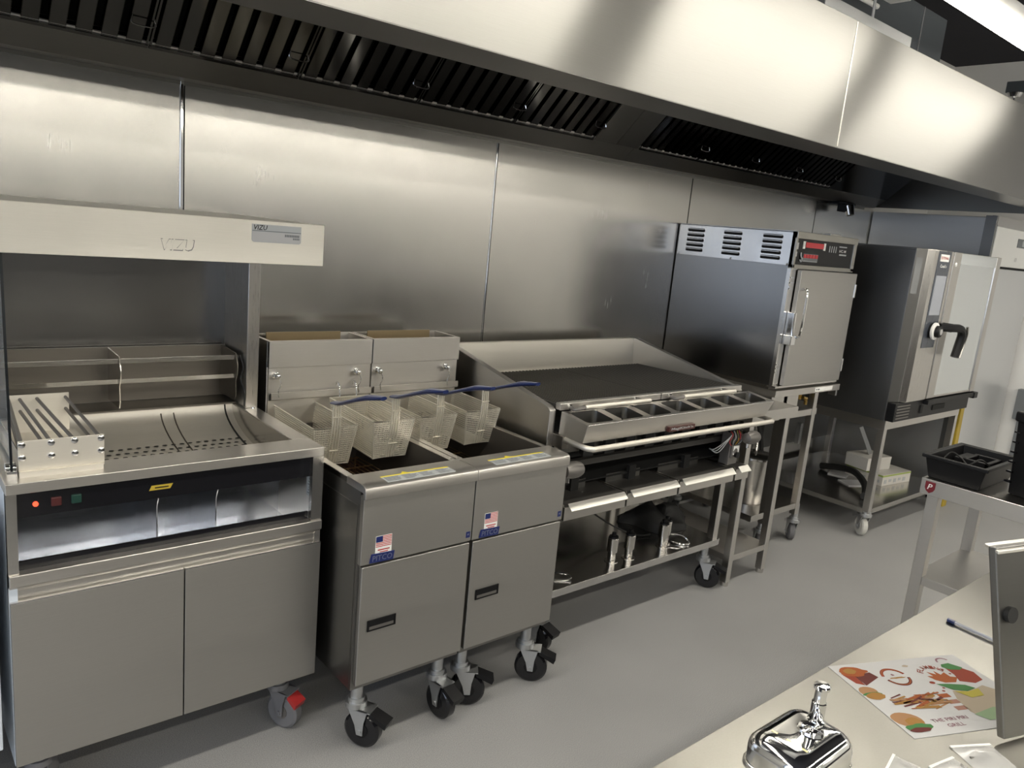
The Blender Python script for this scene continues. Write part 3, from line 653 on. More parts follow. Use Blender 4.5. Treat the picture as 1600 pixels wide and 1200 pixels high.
# ------------------------------------------------------------------ charbroiler
G0, G1 = 1.915, 3.135
gr = thing('charbroiler', 'wide steel charbroiler with sloping ribbed grate, sauce-pan shelf and drip drawers on a caster stand', 'grill', (2.52, -0.5, 0))
for xa, xb, nm in ((G0, G0+0.03, 'side_panel'), (G1-0.03, G1, 'side_panel')):
    part(nm, MB().prism([(-0.12, 0.72), (-0.12, 1.106), (-0.165, 1.110), (-0.80, 0.988), (-0.815, 0.975), (-0.815, 0.72)], 'x', xa, xb), 'steel', gr, 0.002)
part('backsplash', MB().prism([(-0.135, 0.90), (-0.165, 0.965), (-0.150, 1.108), (-0.12, 1.108), (-0.12, 0.90)], 'x', G0+0.03, G1-0.03), 'steel_well', gr)
part('backsplash_ledge', B(G0+0.03, G1-0.03, -0.205, -0.15, 0.968, 0.974), 'steel', gr)
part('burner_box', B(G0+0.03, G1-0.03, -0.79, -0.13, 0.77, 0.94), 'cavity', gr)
# grates
for a, b in ((G0+0.034, 2.521), (2.527, G1-0.034)):
    fb = part('grate', MB().box(a, b, -0.832, -0.806, 0.978, 1.003), 'steel', gr, 0.002)
    nb = int((b-a)/0.0198); br = MB(); ph = (b-a)/nb
    for i in range(nb):
        xm = a + (i+0.5)*ph
        br.hexa([(xm-0.0058, -0.808, 0.975), (xm+0.0058, -0.808, 0.975), (xm+0.0058, -0.205, 0.962), (xm-0.0058, -0.205, 0.962),
                 (xm-0.0042, -0.808, 0.997), (xm+0.0042, -0.808, 0.997), (xm+0.0042, -0.205, 0.984), (xm-0.0042, -0.205, 0.984)])
    br.box(a, b, -0.225, -0.205, 0.958, 0.974)
    part('grate_bars', br, 'cast_iron', fb, fix=False, kind='stuff')
    dm = MB()
    for i in range(nb):
        xm = a + (i+1)*ph; dm.box(xm-0.004, xm+0.004, -0.2055, -0.198, 0.968, 0.9755)
    part('grate_notches', dm, 'cavity', fb, fix=False, kind='stuff')
    x0, x1 = (2.034, 2.402) if a < 2.2 else (2.617, 2.987)
    hn = part('lift_handle', MB().cyl((x0, -0.872, 0.992), (x1, -0.872, 0.992), 0.0105, n=14), 'steel_well', fb)
    part('handle_arm', MB().tube(bez([(x0-0.035, -0.83, 0.988), (x0-0.04, -0.86, 0.985), (x0-0.02, -0.873, 0.99), (x0+0.01, -0.872, 0.992)], 4), 0.0075, 8), 'cast_grey', hn)
    part('handle_arm', MB().tube([(x1-0.04, -0.83, 0.995), (x1-0.03, -0.872, 0.993)], 0.006, 8), 'cast_grey', hn)
    for x in (x0-0.04, x1-0.04): part('hex_bolt', MB().cyl((x, -0.832, 0.993), (x, -0.840, 0.993), 0.008, n=6), 'chrome', hn)
# sauce tray with seven cut-outs
T0, T1 = 1.958, 3.163
def tz(y): return 0.955 + (y+0.97)*(0.020/0.15)
nh = 7; NP = 24
tray = MB(); pans = []
xa = T0+0.012; pitch = (T1-0.01-xa)/nh
def rr_pts(x0, x1, y0, y1, r):
    out = []
    for cx, cy, a0 in ((x1-r, y1-r, 0), (x0+r, y1-r, 90), (x0+r, y0+r, 180), (x1-r, y0+r, 270)):
        for k in range(6):
            a = math.radians(a0 + 90*k/5); out.append((cx+r*math.cos(a), cy+r*math.sin(a)))
    return out
for i in range(nh):
    ox0 = xa + i*pitch; ox1 = ox0+pitch; oy0, oy1 = -0.97, -0.832
    if i == 0: ox0 = T0
    if i == nh-1: ox1 = T1
    ix0, ix1, iy0, iy1 = ox0+0.016, ox1-0.022, -0.955, -0.848
    if i == 0: ix0 = ox0+0.02
    if i == nh-1: ix1 = ox1-0.03
    inn = rr_pts(ix0, ix1, iy0, iy1, 0.022)
    # outer ring: matching points on the rectangle
    out = []
    for j, (cx, cy) in enumerate(((ox1, oy1), (ox0, oy1), (ox0, oy0), (ox1, oy0))):
        out += [(cx, cy)]*6
    vs = [(x, y, tz(y)) for x, y in out] + [(x, y, tz(y)) for x, y in inn]
    fs = []
    for j in range(24):
        k = (j+1) % 24
        if out[j] == out[k]: fs.append((j, 24+k, 24+j))
        else: fs.append((j, k, 24+k, 24+j))
    tray.add(vs, fs)
    pans.append(inn)
vsb = [(T0, -0.97, tz(-0.97)), (T1, -0.97, tz(-0.97)), (T1-0.038, -0.957, 0.886), (T0-0.004, -0.957, 0.886)]
tray.quad(*vsb); tray.quad((T0-0.004, -0.957, 0.886), (T1-0.038, -0.957, 0.886), (T1-0.038, -0.82, 0.886), (T0-0.004, -0.82, 0.886))
tray.quad((T0, -0.97, tz(-0.97)), (T0-0.004, -0.957, 0.886), (T0-0.004, -0.832, 0.886), (T0, -0.832, tz(-0.832)))
tray.quad((T1, -0.97, tz(-0.97)), (T1-0.038, -0.957, 0.886), (T1-0.038, -0.832, 0.886), (T1, -0.832, tz(-0.832)))
tray.quad((T0, -0.832, tz(-0.832)), (T1, -0.832, tz(-0.832)), (T1-0.038, -0.832, 0.886), (T0-0.004, -0.832, 0.886))
us = part('sauce_shelf', tray, 'steel', gr, 0)
us_lip = part('shelf_edge', MB().cyl((T0, -0.97, tz(-0.97)), (T1, -0.97, tz(-0.97)), 0.0018, n=8), 'steel_sheen', us)
for inn in pans:
    p = MB(); m_ = len(inn)
    vs = [(x, y, tz(y)) for x, y in inn] + [(x, y, 0.892) for x, y in inn]
    p.add(vs, [(j, (j+1) % m_, m_+(j+1) % m_, m_+j) for j in range(m_)] + [tuple(range(m_, 2*m_))])
    part('pan_well', p, 'steel_shade', us, fix=False)
part('rail', MB().tube(bez([(1.955, -0.84, 0.878), (1.955, -0.93, 0.874), (1.975, -0.982, 0.870), (2.05, -0.990, 0.870), (2.6, -0.990, 0.870), (3.08, -0.990, 0.868), (3.145, -0.982, 0.868), (3.165, -0.95, 0.868), (3.165, -0.86, 0.872)], 6), 0.0105, 12), 'steel_well', gr)
np_ = part('name_plate', B(2.425, 2.590, -0.9700, -0.955, 0.884, 0.903), 'plate_brown', gr)
text('lettering', "MagiKitch'n", 0.013, 'label_grey', np_, (2.507, -0.9702, 0.8935), (1, 0, 0), (0, 0, 1), 0.0006, 0.1, 0.14)
part('rail_bracket', B(1.94, 1.97, -0.87, -0.80, 0.84, 0.89), 'steel_dark', gr, 0.003)
part('valance', MB().prism([(-0.82, 0.805), (-0.87, 0.875), (-0.82, 0.876)], 'x', G0+0.035, G1-0.035), 'steel', gr)
for i in range(9):
    xx = 2.05 + i*0.118
    part('air_slot', MB().prism([(xx, -0.876+0.0), (xx+0.055, -0.876), (xx+0.03, -0.826)], 'z', 0.80, 0.868), 'cavity', gr)
part('front_bar', B(G0+0.03, G1-0.035, -0.825, -0.80, 0.745, 0.768), 'cast_iron', gr)
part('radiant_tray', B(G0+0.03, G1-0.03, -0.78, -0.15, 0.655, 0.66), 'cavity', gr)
part('shade_rear_panel', B(G0+0.03, G1-0.03, -0.15, -0.13, 0.57, 0.80), 'cavity', gr)  # black colour stands in for the deep shade under the grill
for a in (G0+0.002, G1-0.032): part('shade_side', B(a, a+0.03, -0.80, -0.13, 0.60, 0.722), 'steel_shade', gr)  # side panels added to darken the opening under the grill
# drip drawers
for a, b in ((1.955, 2.292), (2.302, 2.622), (2.634, 3.030), (3.046, 3.150)):
    d = part('drip_drawer', MB().box(a, b, -0.905, -0.895, 0.572, 0.625).box(a, b, -0.895, -0.16, 0.572, 0.577).box(a, a+0.006, -0.895, -0.16, 0.572, 0.632).box(b-0.006, b, -0.895, -0.16, 0.572, 0.632), 'steel', gr, 0.001)
    part('drawer_lip', MB().hexa([(a+0.02, -0.922, 0.611), (b-0.006, -0.922, 0.611), (b-0.006, -0.90, 0.631), (a+0.02, -0.90, 0.631), (a+0.02, -0.923, 0.614), (b-0.006, -0.923, 0.614), (b-0.006, -0.90, 0.636), (a+0.02, -0.90, 0.636)]), 'steel_lip', d)
    part('drawer_pan', B(a+0.006, b-0.006, -0.90, -0.45, 0.626, 0.630), 'cast_iron', d)
    if b-a > 0.2:
        part('pan_divider', MB().box(a+0.01, b-0.10, -0.772, -0.768, 0.63, 0.665), 'steel_shade', d)
        part('pan_handle', MB().box((a+b)/2-0.03, (a+b)/2+0.012, -0.79, -0.772, 0.63, 0.69), 'cavity', d)
# stand
part('shelf', tray_top(G0+0.016, G1-0.045, -0.845, -0.15, 0.256, 0.032), 'steel_sheen', gr, 0.001)
for x in (G0+0.02, G1-0.085):
    for y in (-0.835, -0.19):
        part('leg', B(x, x+0.036, y, y+0.036, 0.255, 0.76), 'steel', gr, 0.002)
for x in (G0+0.05, 3.062):
    caster(gr, x, -0.79, 0.5 if x > 2.5 else 0.2, 'black'); caster(gr, x, -0.20, 2.6, 'black')
for i, x in enumerate((1.945, 3.085)):
    part('manifold_end', MB().lathe([(0.010, -0.05), (0.024, -0.045), (0.030, -0.02), (0.031, 0.0), (0.030, 0.02), (0.024, 0.036), (0.010, 0.044)], (x, -0.935, 0.783), 16, 'x'), 'cast_grey', gr)
    part('pipe_tail', MB().cyl((x-0.03, -0.935, 0.80), (x-0.03, -0.80, 0.80), 0.014, n=10).cyl((x-0.02, -0.93, 0.76), (x-0.02, -0.93, 0.735), 0.007, n=8), 'chrome', gr)
gv = part('gas_valve', MB().box(2.995, 3.055, -0.90, -0.85, 0.685, 0.745).cyl((3.02, -0.905, 0.715), (3.02, -0.89, 0.715), 0.016, n=12).box(2.99, 3.06, -0.89, -0.84, 0.65, 0.80), 'cast_grey', gr, 0.003)
part('valve_label', B(3.005, 3.045, -0.9025, -0.90, 0.70, 0.74), 'white', gv)
part('valve_knob', MB().cyl((3.025, -0.915, 0.70), (3.025, -0.90, 0.70), 0.014, n=14), 'black_plastic', gv)
for i in range(9):
    sx = 2.98 + 0.012*i; c = ('red', 'black_rubber', 'label_grey', 'black_rubber', 'yellow_dark')[i % 5]
    part('cable', MB().tube(bez([(sx, -0.89, 0.81), (sx-0.01+0.01*random.random(), -0.905, 0.80-0.02*random.random()), (sx+0.03*(random.random()-0.5), -0.90, 0.765), (3.0+0.006*i, -0.89, 0.74)], 4), 0.0022, 5), c, gv)
for i in range(3):
    part('ignition_lead', MB().tube(bez([(2.99, -0.89, 0.79), (2.95-0.01*i, -0.90, 0.77), (2.90-0.015*i, -0.89, 0.72+0.01*i), (2.875, -0.86, 0.735)], 5), 0.002, 5), 'label_grey', gv)
part('solenoid_cap', MB().cyl((3.05, -0.91, 0.80), (3.09, -0.91, 0.79), 0.012, n=10), 'brass', gv)

# things on the charbroiler shelf
def eq_leg(x, y, lb):
    t = thing('equipment_leg', lb, 'table leg', (x, y, 0.256), 'spare adjustable legs on the charbroiler shelf')
    part('sleeve', MB().lathe([(0.0235, 0.045), (0.0235, 0.105), (0.022, 0.107), (0.015, 0.107)], (x, y, 0.256), 18), 'steel_smooth', t)
    part('foot', MB().lathe([(0.0175, 0.0), (0.0175, 0.046)], (x, y, 0.256), 16), 'steel_smooth', t)
    part('base_flange', MB().lathe([(0.03, 0.0), (0.03, 0.003), (0.017, 0.005)], (x, y, 0.256), 18), 'steel_smooth', t)
    part('stud', MB().lathe([(0.022, 0.1065), (0.020, 0.114), (0.009, 0.115), (0.009, 0.13), (0.006, 0.131)], (x, y, 0.256), 14), 'black_plastic', t)
eq_leg(2.42, -0.762, 'single chrome adjustable leg on the charbroiler shelf, furthest from the black bag')
eq_leg(2.515, -0.775, 'single chrome adjustable leg between the lone leg and the leg pair')
eq_leg(2.757, -0.765, 'chrome adjustable leg of the touching pair, on its tongs-free side')
eq_leg(2.800, -0.745, 'chrome adjustable leg of the touching pair, next to the tongs')
def loop_tool(name, lb, cat, pts, m='chrome', r=0.0045, z0=0.2565):
    o = part(name, MB().tube(bez([(a, b, z0+r+c) for a, b, c in pts], 6), r, 8), m, org=(pts[0][0], pts[0][1], z0)); tag(o, lb, cat); return o
loop_tool('wire_handle', 'bent chrome wire handle lying beside the leg pair on the charbroiler shelf', 'handle', [(2.838, -0.745, 0.03), (2.875, -0.775, 0.03), (2.895, -0.795, 0.015), (2.885, -0.82, 0.002), (2.86, -0.815, 0.0), (2.838, -0.785, 0.0), (2.835, -0.75, 0.0)])
loop_tool('tong_handle', 'chrome loop handle poking out past the fryer on the charbroiler shelf', 'tongs', [(2.02, -0.70, 0.012), (2.09, -0.755, 0.012), (2.135, -0.785, 0.008), (2.13, -0.81, 0.004), (2.09, -0.80, 0.0), (2.00, -0.74, 0.0)])
loop_tool('steel_rod', 'thin steel rod lying at the back of the charbroiler shelf near the brush', 'rod', [(1.98, -0.60, 0.02), (2.1, -0.58, 0.018), (2.24, -0.545, 0.012)], 'steel_dark', 0.004)
br = thing('grill_brush', 'dark bristled grill brush lying behind the fryer on the charbroiler shelf', 'brush', (2.03, -0.55, 0.256))
part('brush_block', B(1.96, 2.12, -0.58, -0.52, 0.29, 0.315), 'black_plastic', br, 0.004)
bm_ = MB()
for i in range(14):
    for j in range(4): bm_.cyl((1.965+i*0.011, -0.575+j*0.015, 0.257), (1.965+i*0.011, -0.575+j*0.015, 0.292), 0.002, n=4)
part('bristles', bm_, 'bronze', br, fix=False, kind='stuff')
# crumpled black bag
bag_m = MB(); random.seed(11); nu, nv = 18, 10; bvs = []
for i in range(nu):
    for j in range(nv):
        a = 2*math.pi*i/nu; t = j/(nv-1); rr = 0.02+0.98*math.sin(math.pi*min(1, 0.03+0.97*t)*0.5+0.0)
        k = 1 + 0.16*math.sin(3*a+1)+0.10*math.sin(5*a)+0.06*(random.random()-0.5)
        bvs.append((2.93 + 0.155*math.cos(a)*rr*k, -0.62 + 0.13*math.sin(a)*rr*k - 0.05*math.cos(a), max(0.257, 0.257 + 0.105*math.cos(math.pi*t*0.5)*(0.75+0.35*math.sin(2*a+0.5)) + 0.012*(random.random()-0.5)*(t < 0.95))))
bfs = [(i*nv+j, ((i+1) % nu)*nv+j, ((i+1) % nu)*nv+j+1, i*nv+j+1) for i in range(nu) for j in range(nv-1)] + [tuple(i*nv for i in range(nu))[::-1], tuple(i*nv+nv-1 for i in range(nu))]
bvs = [(x+0.02, y+0.06, z) for x, y, z in bvs]; bag_m.add(bvs, bfs); tag(part('black_bag', bag_m, 'black_rubber', org=(2.95, -0.56, 0.257), smooth=60), 'crumpled black cloth bag slumped on the charbroiler shelf', 'bag')
loop_tool('power_cord', 'thin black cord trailing from the drip drawers to the black bag', 'cord', [(2.42, -0.42, 0.31), (2.46, -0.45, 0.20), (2.55, -0.52, 0.10), (2.66, -0.60, 0.03), (2.74, -0.64, 0.004), (2.80, -0.66, 0.004)], 'black_rubber', 0.004)

# ------------------------------------------------------------------ infill table
it = thing('infill_table', 'narrow steel infill table on four square legs beside the charbroiler', 'table', (3.35, -0.5, 0))
part('table_top', tray_top(3.148, 3.545, -0.885, -0.10, 0.880, 0.052), 'steel', it, 0.0015)
for x in (3.158, 3.466):
    for y in (-0.872, -0.16):
        l = part('leg', B(x, x+0.036, y, y+0.036, 0.02, 0.868), 'steel', it, 0.002)
        part('foot', MB().cyl((x+0.018, y+0.018, 0), (x+0.018, y+0.018, 0.022), 0.019, n=14), 'steel_smooth', l)
part('shelf', tray_top(3.161, 3.499, -0.869, -0.13, 0.158, 0.030), 'steel', it, 0.001)

# ------------------------------------------------------------------ holding cabinet and its table
ht = thing('cabinet_stand', 'steel caster table carrying the holding cabinet', 'table', (3.87, -0.4, 0))
part('table_top', tray_top(3.555, 4.215, -0.745, -0.02, 0.925, 0.035), 'steel', ht, 0.0015)
part('end_bracket', B(4.200, 4.2165, -0.735, -0.69, 0.855, 0.895), 'steel', ht, 0.001)
part('edge_label', B(3.945, 4.13, -0.7462, -0.744, 0.897, 0.919), 'white', ht)
part('label_print', MB().box(3.955, 3.965, -0.7468, -0.7458, 0.904, 0.912).box(3.972, 3.99, -0.7468, -0.7458, 0.904, 0.912), 'label_print', ht)
part('drawer_box', B(3.568, 3.83, -0.72, -0.15, 0.780, 0.905), 'steel', ht, 0.002)
part('cross_rail', B(3.60, 4.06, -0.715, -0.695, 0.755, 0.790), 'steel', ht)
for x in (3.685, 4.005):
    for y in (-0.72, -0.11): part('leg', B(x, x+0.036, y, y+0.036, 0.17, 0.915), 'steel', ht, 0.002)
part('shelf', tray_top(3.56, 4.038, -0.717, -0.08, 0.240, 0.034), 'steel_smooth', ht, 0.001)
for x in (3.705, 4.045): caster(ht, x, -0.70, 2.3, 'grey'); caster(ht, x, -0.12, 2.6, 'grey')
part('brass_valve', MB().cyl((3.93, -0.67, 0.885), (3.93, -0.67, 0.84), 0.012, n=10).cyl((3.93, -0.69, 0.855), (3.97, -0.69, 0.845), 0.010, n=10).cyl((3.95, -0.70, 0.84), (3.95, -0.70, 0.815), 0.009, n=10), 'brass', ht)
hc = thing('holding_cabinet', 'tall steel heated holding cabinet with louvred side and black control panel', 'holding cabinet', (3.84, -0.37, 0.925))
C0, C1, CY = 3.540, 4.155, -0.725
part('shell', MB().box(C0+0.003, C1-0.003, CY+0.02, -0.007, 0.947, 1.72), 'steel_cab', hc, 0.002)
part('upper_shroud', MB().box(C0, C0+0.004, CY, -0.015, 1.557, 1.724).box(C0, C1, CY, -0.015, 1.718, 1.726), 'steel_sheen', hc, 0.001)
part('base_frame', B(C0+0.02, C1-0.02, CY+0.03, -0.03, 0.925, 0.948), 'steel_dark', hc)
for yc in (-0.128, -0.364, -0.600):
    for k in range(5):
        z = 1.694 - k*0.0265
        part('vent_slot', MB().prism([(yc-0.056, z-0.006), (yc-0.050, z-0.009), (yc+0.050, z-0.009), (yc+0.056, z-0.006), (yc+0.056, z+0.003), (yc+0.052, z+0.006), (yc-0.052, z+0.006), (yc-0.056, z+0.003)], 'x', C0-0.0012, C0+0.001), 'cavity', hc)
        part('vent_louvre', MB().hexa([(C0-0.010, yc-0.052, z+0.004), (C0, yc-0.054, z+0.007), (C0, yc+0.054, z+0.007), (C0-0.010, yc+0.052, z+0.004), (C0-0.010, yc-0.052, z+0.006), (C0, yc-0.054, z+0.010), (C0, yc+0.054, z+0.010), (C0-0.010, yc+0.052, z+0.006)]), 'steel_sheen', hc)
for y in (-0.03, -0.37, -0.70): part('rivet', MB().lathe([(0.006, 0), (0.005, -0.003), (0.001, -0.004)], (C0, y, 1.563), 10, 'x'), 'chrome', hc)
part('front_frame', MB().box(C0, C0+0.016, CY-0.008, CY+0.02, 1.548, 1.724).box(C1-0.030, C1, CY-0.008, CY+0.02, 1.548, 1.724).box(C0, C1, CY-0.010, CY+0.02, 1.692, 1.726).box(C0, C1, CY-0.008, CY+0.02, 1.545, 1.566), 'steel_counter', hc, 0.002)
cp = part('control_panel', B(C0+0.016, C1-0.030, CY-0.002, CY+0.02, 1.566, 1.692), 'black_plastic', hc)
part('red_display', B(C0+0.10, C0+0.275, CY-0.004, CY, 1.652, 1.678), 'display_red', cp)
for x in (C0+0.083, C0+0.283): part('display_end', B(x-0.010, x+0.010, CY-0.004, CY, 1.645, 1.682), 'white', cp)
kp = part('key_block', B(C0+0.088, C0+0.232, CY-0.004, CY, 1.582, 1.622), 'label_print', cp)
for i in range(5): part('key', B(C0+0.092+i*0.028, C0+0.115+i*0.028, CY-0.006, CY-0.003, 1.601, 1.619), 'display_red', kp)
part('key_legend', MB().box(C0+0.092, C0+0.225, CY-0.0045, CY-0.0035, 1.584, 1.587), 'label_grey', kp)
for i in range(4): part('indicator', MB().box(C0+0.335+i*0.022, C0+0.342+i*0.022, CY-0.003, CY, 1.640, 1.672), 'label_grey', cp)
text('panel_lettering', 'HC-M', 0.015, 'white', cp, (C0+0.475, CY-0.003, 1.651), (1, 0, 0), (0, 0, 1), 0.0005, 0, 0.07)
part('panel_print', MB().box(C0+0.435, C0+0.515, CY-0.003, CY, 1.670, 1.676).box(C0+0.445, C0+0.52, CY-0.003, CY, 1.628, 1.636), 'label_grey', cp)
part('side_label', MB().box(C0+0.004, C0+0.022, CY-0.0095, CY-0.007, 1.640, 1.672).box(C0+0.004, C0+0.018, CY-0.0095, CY-0.007, 1.604, 1.628), 'paper', cp)
part('power_switch', MB().tube(bez([(C0+0.062, CY-0.004, 1.625), (C0+0.062, CY-0.008, 1.605), (C0+0.074, CY-0.008, 1.595), (C0+0.066, CY-0.008, 1.582), (C0+0.056, CY-0.006, 1.590)], 4), 0.004, 6), 'label_grey', cp)
part('front_sill', B(C0, C1+0.01, CY-0.02, CY+0.03, 0.940, 0.950), 'steel_smooth', hc)
part('hinge_stile', B(C0+0.002, C0+0.06, CY, CY+0.02, 0.95, 1.545), 'steel_smooth', hc)
dr_ = part('door', B(C0+0.058, C1+0.018, CY-0.028, CY-0.004, 0.952, 1.541), 'steel_front', hc, 0.003)
part('door_handle', MB().tube(bez([(C0+0.085, CY-0.028, 1.447), (C0+0.082, CY-0.06, 1.44), (C0+0.078, CY-0.066, 1.33), (C0+0.076, CY-0.06, 1.215), (C0+0.078, CY-0.028, 1.205)], 6), 0.0065, 8), 'chrome', dr_)
part('latch', MB().box(C0+0.022, C0+0.066, CY-0.05, CY-0.0, 1.165, 1.215).box(C0+0.028, C0+0.060, CY-0.04, CY, 1.21, 1.33), 'chrome', dr_, 0.004)
for z in (1.445, 1.475, 1.50, 1.06, 1.04, 1.02): part('stile_screw', MB().lathe([(0.005, 0), (0.004, -0.003)], (C0+0.012, CY, z), 8, 'y').box(C0+0.025, C0+0.05, CY-0.002, CY, z-0.001, z+0.001), 'chrome', hc)
for z in (1.41, 1.00): part('hinge', B(C1+0.010, C1+0.026, CY-0.032, CY+0.01, z, z+0.075), 'chrome', hc, 0.003)
part('top_bracket', B(C1-0.06, C1+0.05, CY+0.12, CY+0.17, 1.726, 1.742), 'steel', hc, 0.002)

# tapered steel bucket
bu = thing('steel_bucket', 'tall tapered stainless bucket on the shelf of the cabinet stand', 'bucket', (3.765, -0.56, 0.24))
part('bucket_wall', MB().lathe([(0.066, 0.0), (0.070, 0.004), (0.106, 0.262), (0.110, 0.262), (0.110, 0.272), (0.104, 0.272), (0.066, 0.01), (0.004, 0.01)], (3.765, -0.56, 0.24), 32), 'steel_v', bu)
part('bucket_rim', MB().lathe([(0.107, 0.258), (0.114, 0.262), (0.114, 0.272), (0.107, 0.275)], (3.765, -0.56, 0.24), 32), 'steel_sheen', bu)
part('ladle_handle', MB().tube([(3.76, -0.56, 0.30), (3.835, -0.52, 0.52), (3.85, -0.51, 0.56)], 0.007, 8), 'steel_smooth', bu)

# gas pipes along the wall
gp = thing('gas_pipework', 'pair of horizontal grey gas pipes clipped low along the back wall', 'pipe', (4.6, -0.05, 0.3))
for z in (0.34, 0.40): part('pipe', MB().cyl((3.2, -0.030, z-0.03), (5.35, -0.030, z+0.0), 0.012, n=12), 'galvanised', gp)
for x in (3.6, 4.4, 5.1): part('pipe_clip', B(x, x+0.03, -0.085, -0.008, 0.29, 0.44), 'galvanised', gp)
part('pipe_drop', MB().cyl((4.62, -0.07, 0.38), (4.62, -0.07, 0.9), 0.014, n=10), 'black_rubber', gp)
part('shutoff_handle', B(4.48, 4.56, -0.11, -0.09, 0.22, 0.25), 'orange', gp, 0.004)
loop_tool('gas_hose', 'black flexible gas hose hanging between the cabinet stand and the oven stand', 'hose', [(4.36, -0.16, 0.62), (4.38, -0.19, 0.50), (4.43, -0.20, 0.36), (4.44, -0.20, 0.20), (4.36, -0.19, 0.0)], 'black_rubber', 0.014, 0.0)

# ------------------------------------------------------------------ combi oven on stand
O0, O1, OY = 4.50, 5.585, -0.90
ov = thing('combi_oven', 'large steel combi oven with dark blue touch column and mirrored glass door', 'oven', (5.04, -0.45, 0.70))
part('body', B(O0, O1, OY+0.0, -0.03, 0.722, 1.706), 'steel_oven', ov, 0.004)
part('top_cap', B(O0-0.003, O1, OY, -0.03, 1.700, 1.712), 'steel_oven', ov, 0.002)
part('corner_trim', MB().prism([(O0, OY), (O0+0.07, OY-0.03), (O0+0.075, OY)], 'z', 0.835, 1.71), 'steel_oven', ov)
part('side_sticker', MB().hexa([(O0+0.006, OY-0.0035, 1.46), (O0+0.048, OY-0.0215, 1.46), (O0+0.048, OY-0.0205, 1.46), (O0+0.006, OY-0.0025, 1.46), (O0+0.006, OY-0.0035, 1.66), (O0+0.048, OY-0.0215, 1.66), (O0+0.048, OY-0.0205, 1.66), (O0+0.006, OY-0.0025, 1.66)]), 'sticker_grey', ov)
col_ = part('control_column', MB().prism([(O0+0.070, OY), (O0+0.070, OY-0.030), (O0+0.105, OY-0.058), (O0+0.365, OY-0.058), (O0+0.372, OY-0.05), (O0+0.372, OY)], 'z', 0.835, 1.712), 'steel_v', ov, 0.006, seg=3)
YP = OY-0.0585
bp_ = part('touch_panel', MB().prism([(O0+0.155, 1.155), (O0+0.325, 1.155), (O0+0.325, 1.708), (O0+0.155, 1.708)], 'y', YP-0.002, YP+0.002), 'oven_panel', col_, label='dark blue-grey touch panel')
part('screen', B(O0+0.170, O0+0.310, YP-0.0035, YP, 1.345, 1.570), 'oven_screen', bp_)
part('logo_plate', B(O0+0.180, O0+0.298, YP-0.0035, YP, 1.650, 1.690), 'white', bp_)
text('logo_lettering', 'RATIONAL', 0.016, 'red', bp_, (O0+0.239, YP-0.0036, 1.670), (1, 0, 0), (0, 0, 1), 0.0006, 0, 0.100)
text('panel_lettering', "Cook'n", 0.018, 'white', bp_, (O0+0.239, YP-0.0022, 1.625), (1, 0, 0), (0, 0, 1), 0.0006, 0, 0.085)
kn = part('selector_knob', MB().lathe([(0.045, 0.0), (0.045, -0.018), (0.040, -0.022), (0.034, -0.022), (0.034, -0.05), (0.030, -0.056), (0.002, -0.056)], (O0+0.245, YP-0.001, 1.255), 24, 'y'), 'black_plastic', bp_)
part('knob_ring', MB().lathe([(0.046, -0.014), (0.050, -0.018), (0.050, -0.028), (0.038, -0.032)], (O0+0.245, YP-0.001, 1.255), 24, 'y'), 'white', kn)
part('knob_cap', MB().lathe([(0.018, -0.055), (0.018, -0.059), (0.002, -0.060)], (O0+0.245, YP-0.001, 1.255), 18, 'y'), 'chrome', kn)
D0, D1 = O0+0.378, O1+0.035
od = part('oven_door', MB().box(D0, D0+0.105, OY-0.060, OY, 0.838, 1.712).box(D1-0.070, D1, OY-0.060, OY, 0.838, 1.712).box(D0, D1, OY-0.056, OY, 1.650, 1.711).box(D0, D1, OY-0.056, OY, 0.838, 0.855), 'steel_v', ov, 0.004)
part('door_glass', B(D0+0.10, D1-0.065, OY-0.054, OY-0.03, 0.850, 1.66), 'door_glass', od)
part('glass_top_band', B(D0+0.105, D1-0.07, OY-0.0565, OY-0.05, 1.645, 1.708), 'label_grey', od)
part('door_stud', MB().lathe([(0.012, 0), (0.010, -0.004), (0.002, -0.006)], (D0+0.035, OY-0.06, 1.64), 12, 'y'), 'white', od)
hp = MB().tube(bez([(D0-0.055, OY-0.07, 1.275), (D0+0.02, OY-0.105, 1.275), (D0+0.11, OY-0.125, 1.272), (D0+0.155, OY-0.125, 1.24), (D0+0.155, OY-0.12, 1.18), (D0+0.135, OY-0.118, 1.10)], 6), 0.024, 10)
hp.cyl((D0+0.03, OY-0.06, 1.275), (D0+0.03, OY-0.11, 1.275), 0.026, n=14)
dh = part('door_handle', hp, 'black_plastic', od)
part('handle_trim', MB().tube(bez([(D0+0.165, OY-0.145, 1.285), (D0+0.178, OY-0.145, 1.24), (D0+0.176, OY-0.14, 1.18), (D0+0.155, OY-0.136, 1.10)], 6), 0.008, 8), 'steel_smooth', dh)
lw = part('lower_panel', MB().box(O0+0.01, O1+0.02, OY-0.045, OY+0.01, 0.722, 0.832).box(D0, D1+0.01, OY-0.075, OY-0.04, 0.805, 0.832), 'black_plastic', ov, 0.004)
for k in range(5): part('vent_slat', B(O0+0.03, O0+0.20, OY-0.049, OY-0.044, 0.738+k*0.018, 0.745+k*0.018), 'cast_grey', lw)
part('panel_catch', B(D0-0.03, D0+0.0, OY-0.052, OY-0.04, 0.75, 0.80), 'cavity', lw)
part('tray_grip', B(D0+0.15, D0+0.33, OY-0.050, OY-0.044, 0.755, 0.785), 'cavity', lw)
part('drain_tip', B(D1-0.03, D1+0.03, OY-0.08, OY-0.03, 0.795, 0.835), 'black_plastic', ov, 0.004)
os_ = thing('oven_stand', 'open steel caster stand with a lower shelf carrying the combi oven', 'oven stand', (5.04, -0.45, 0))
S0, S1, SY = 4.515, 5.60, -0.905
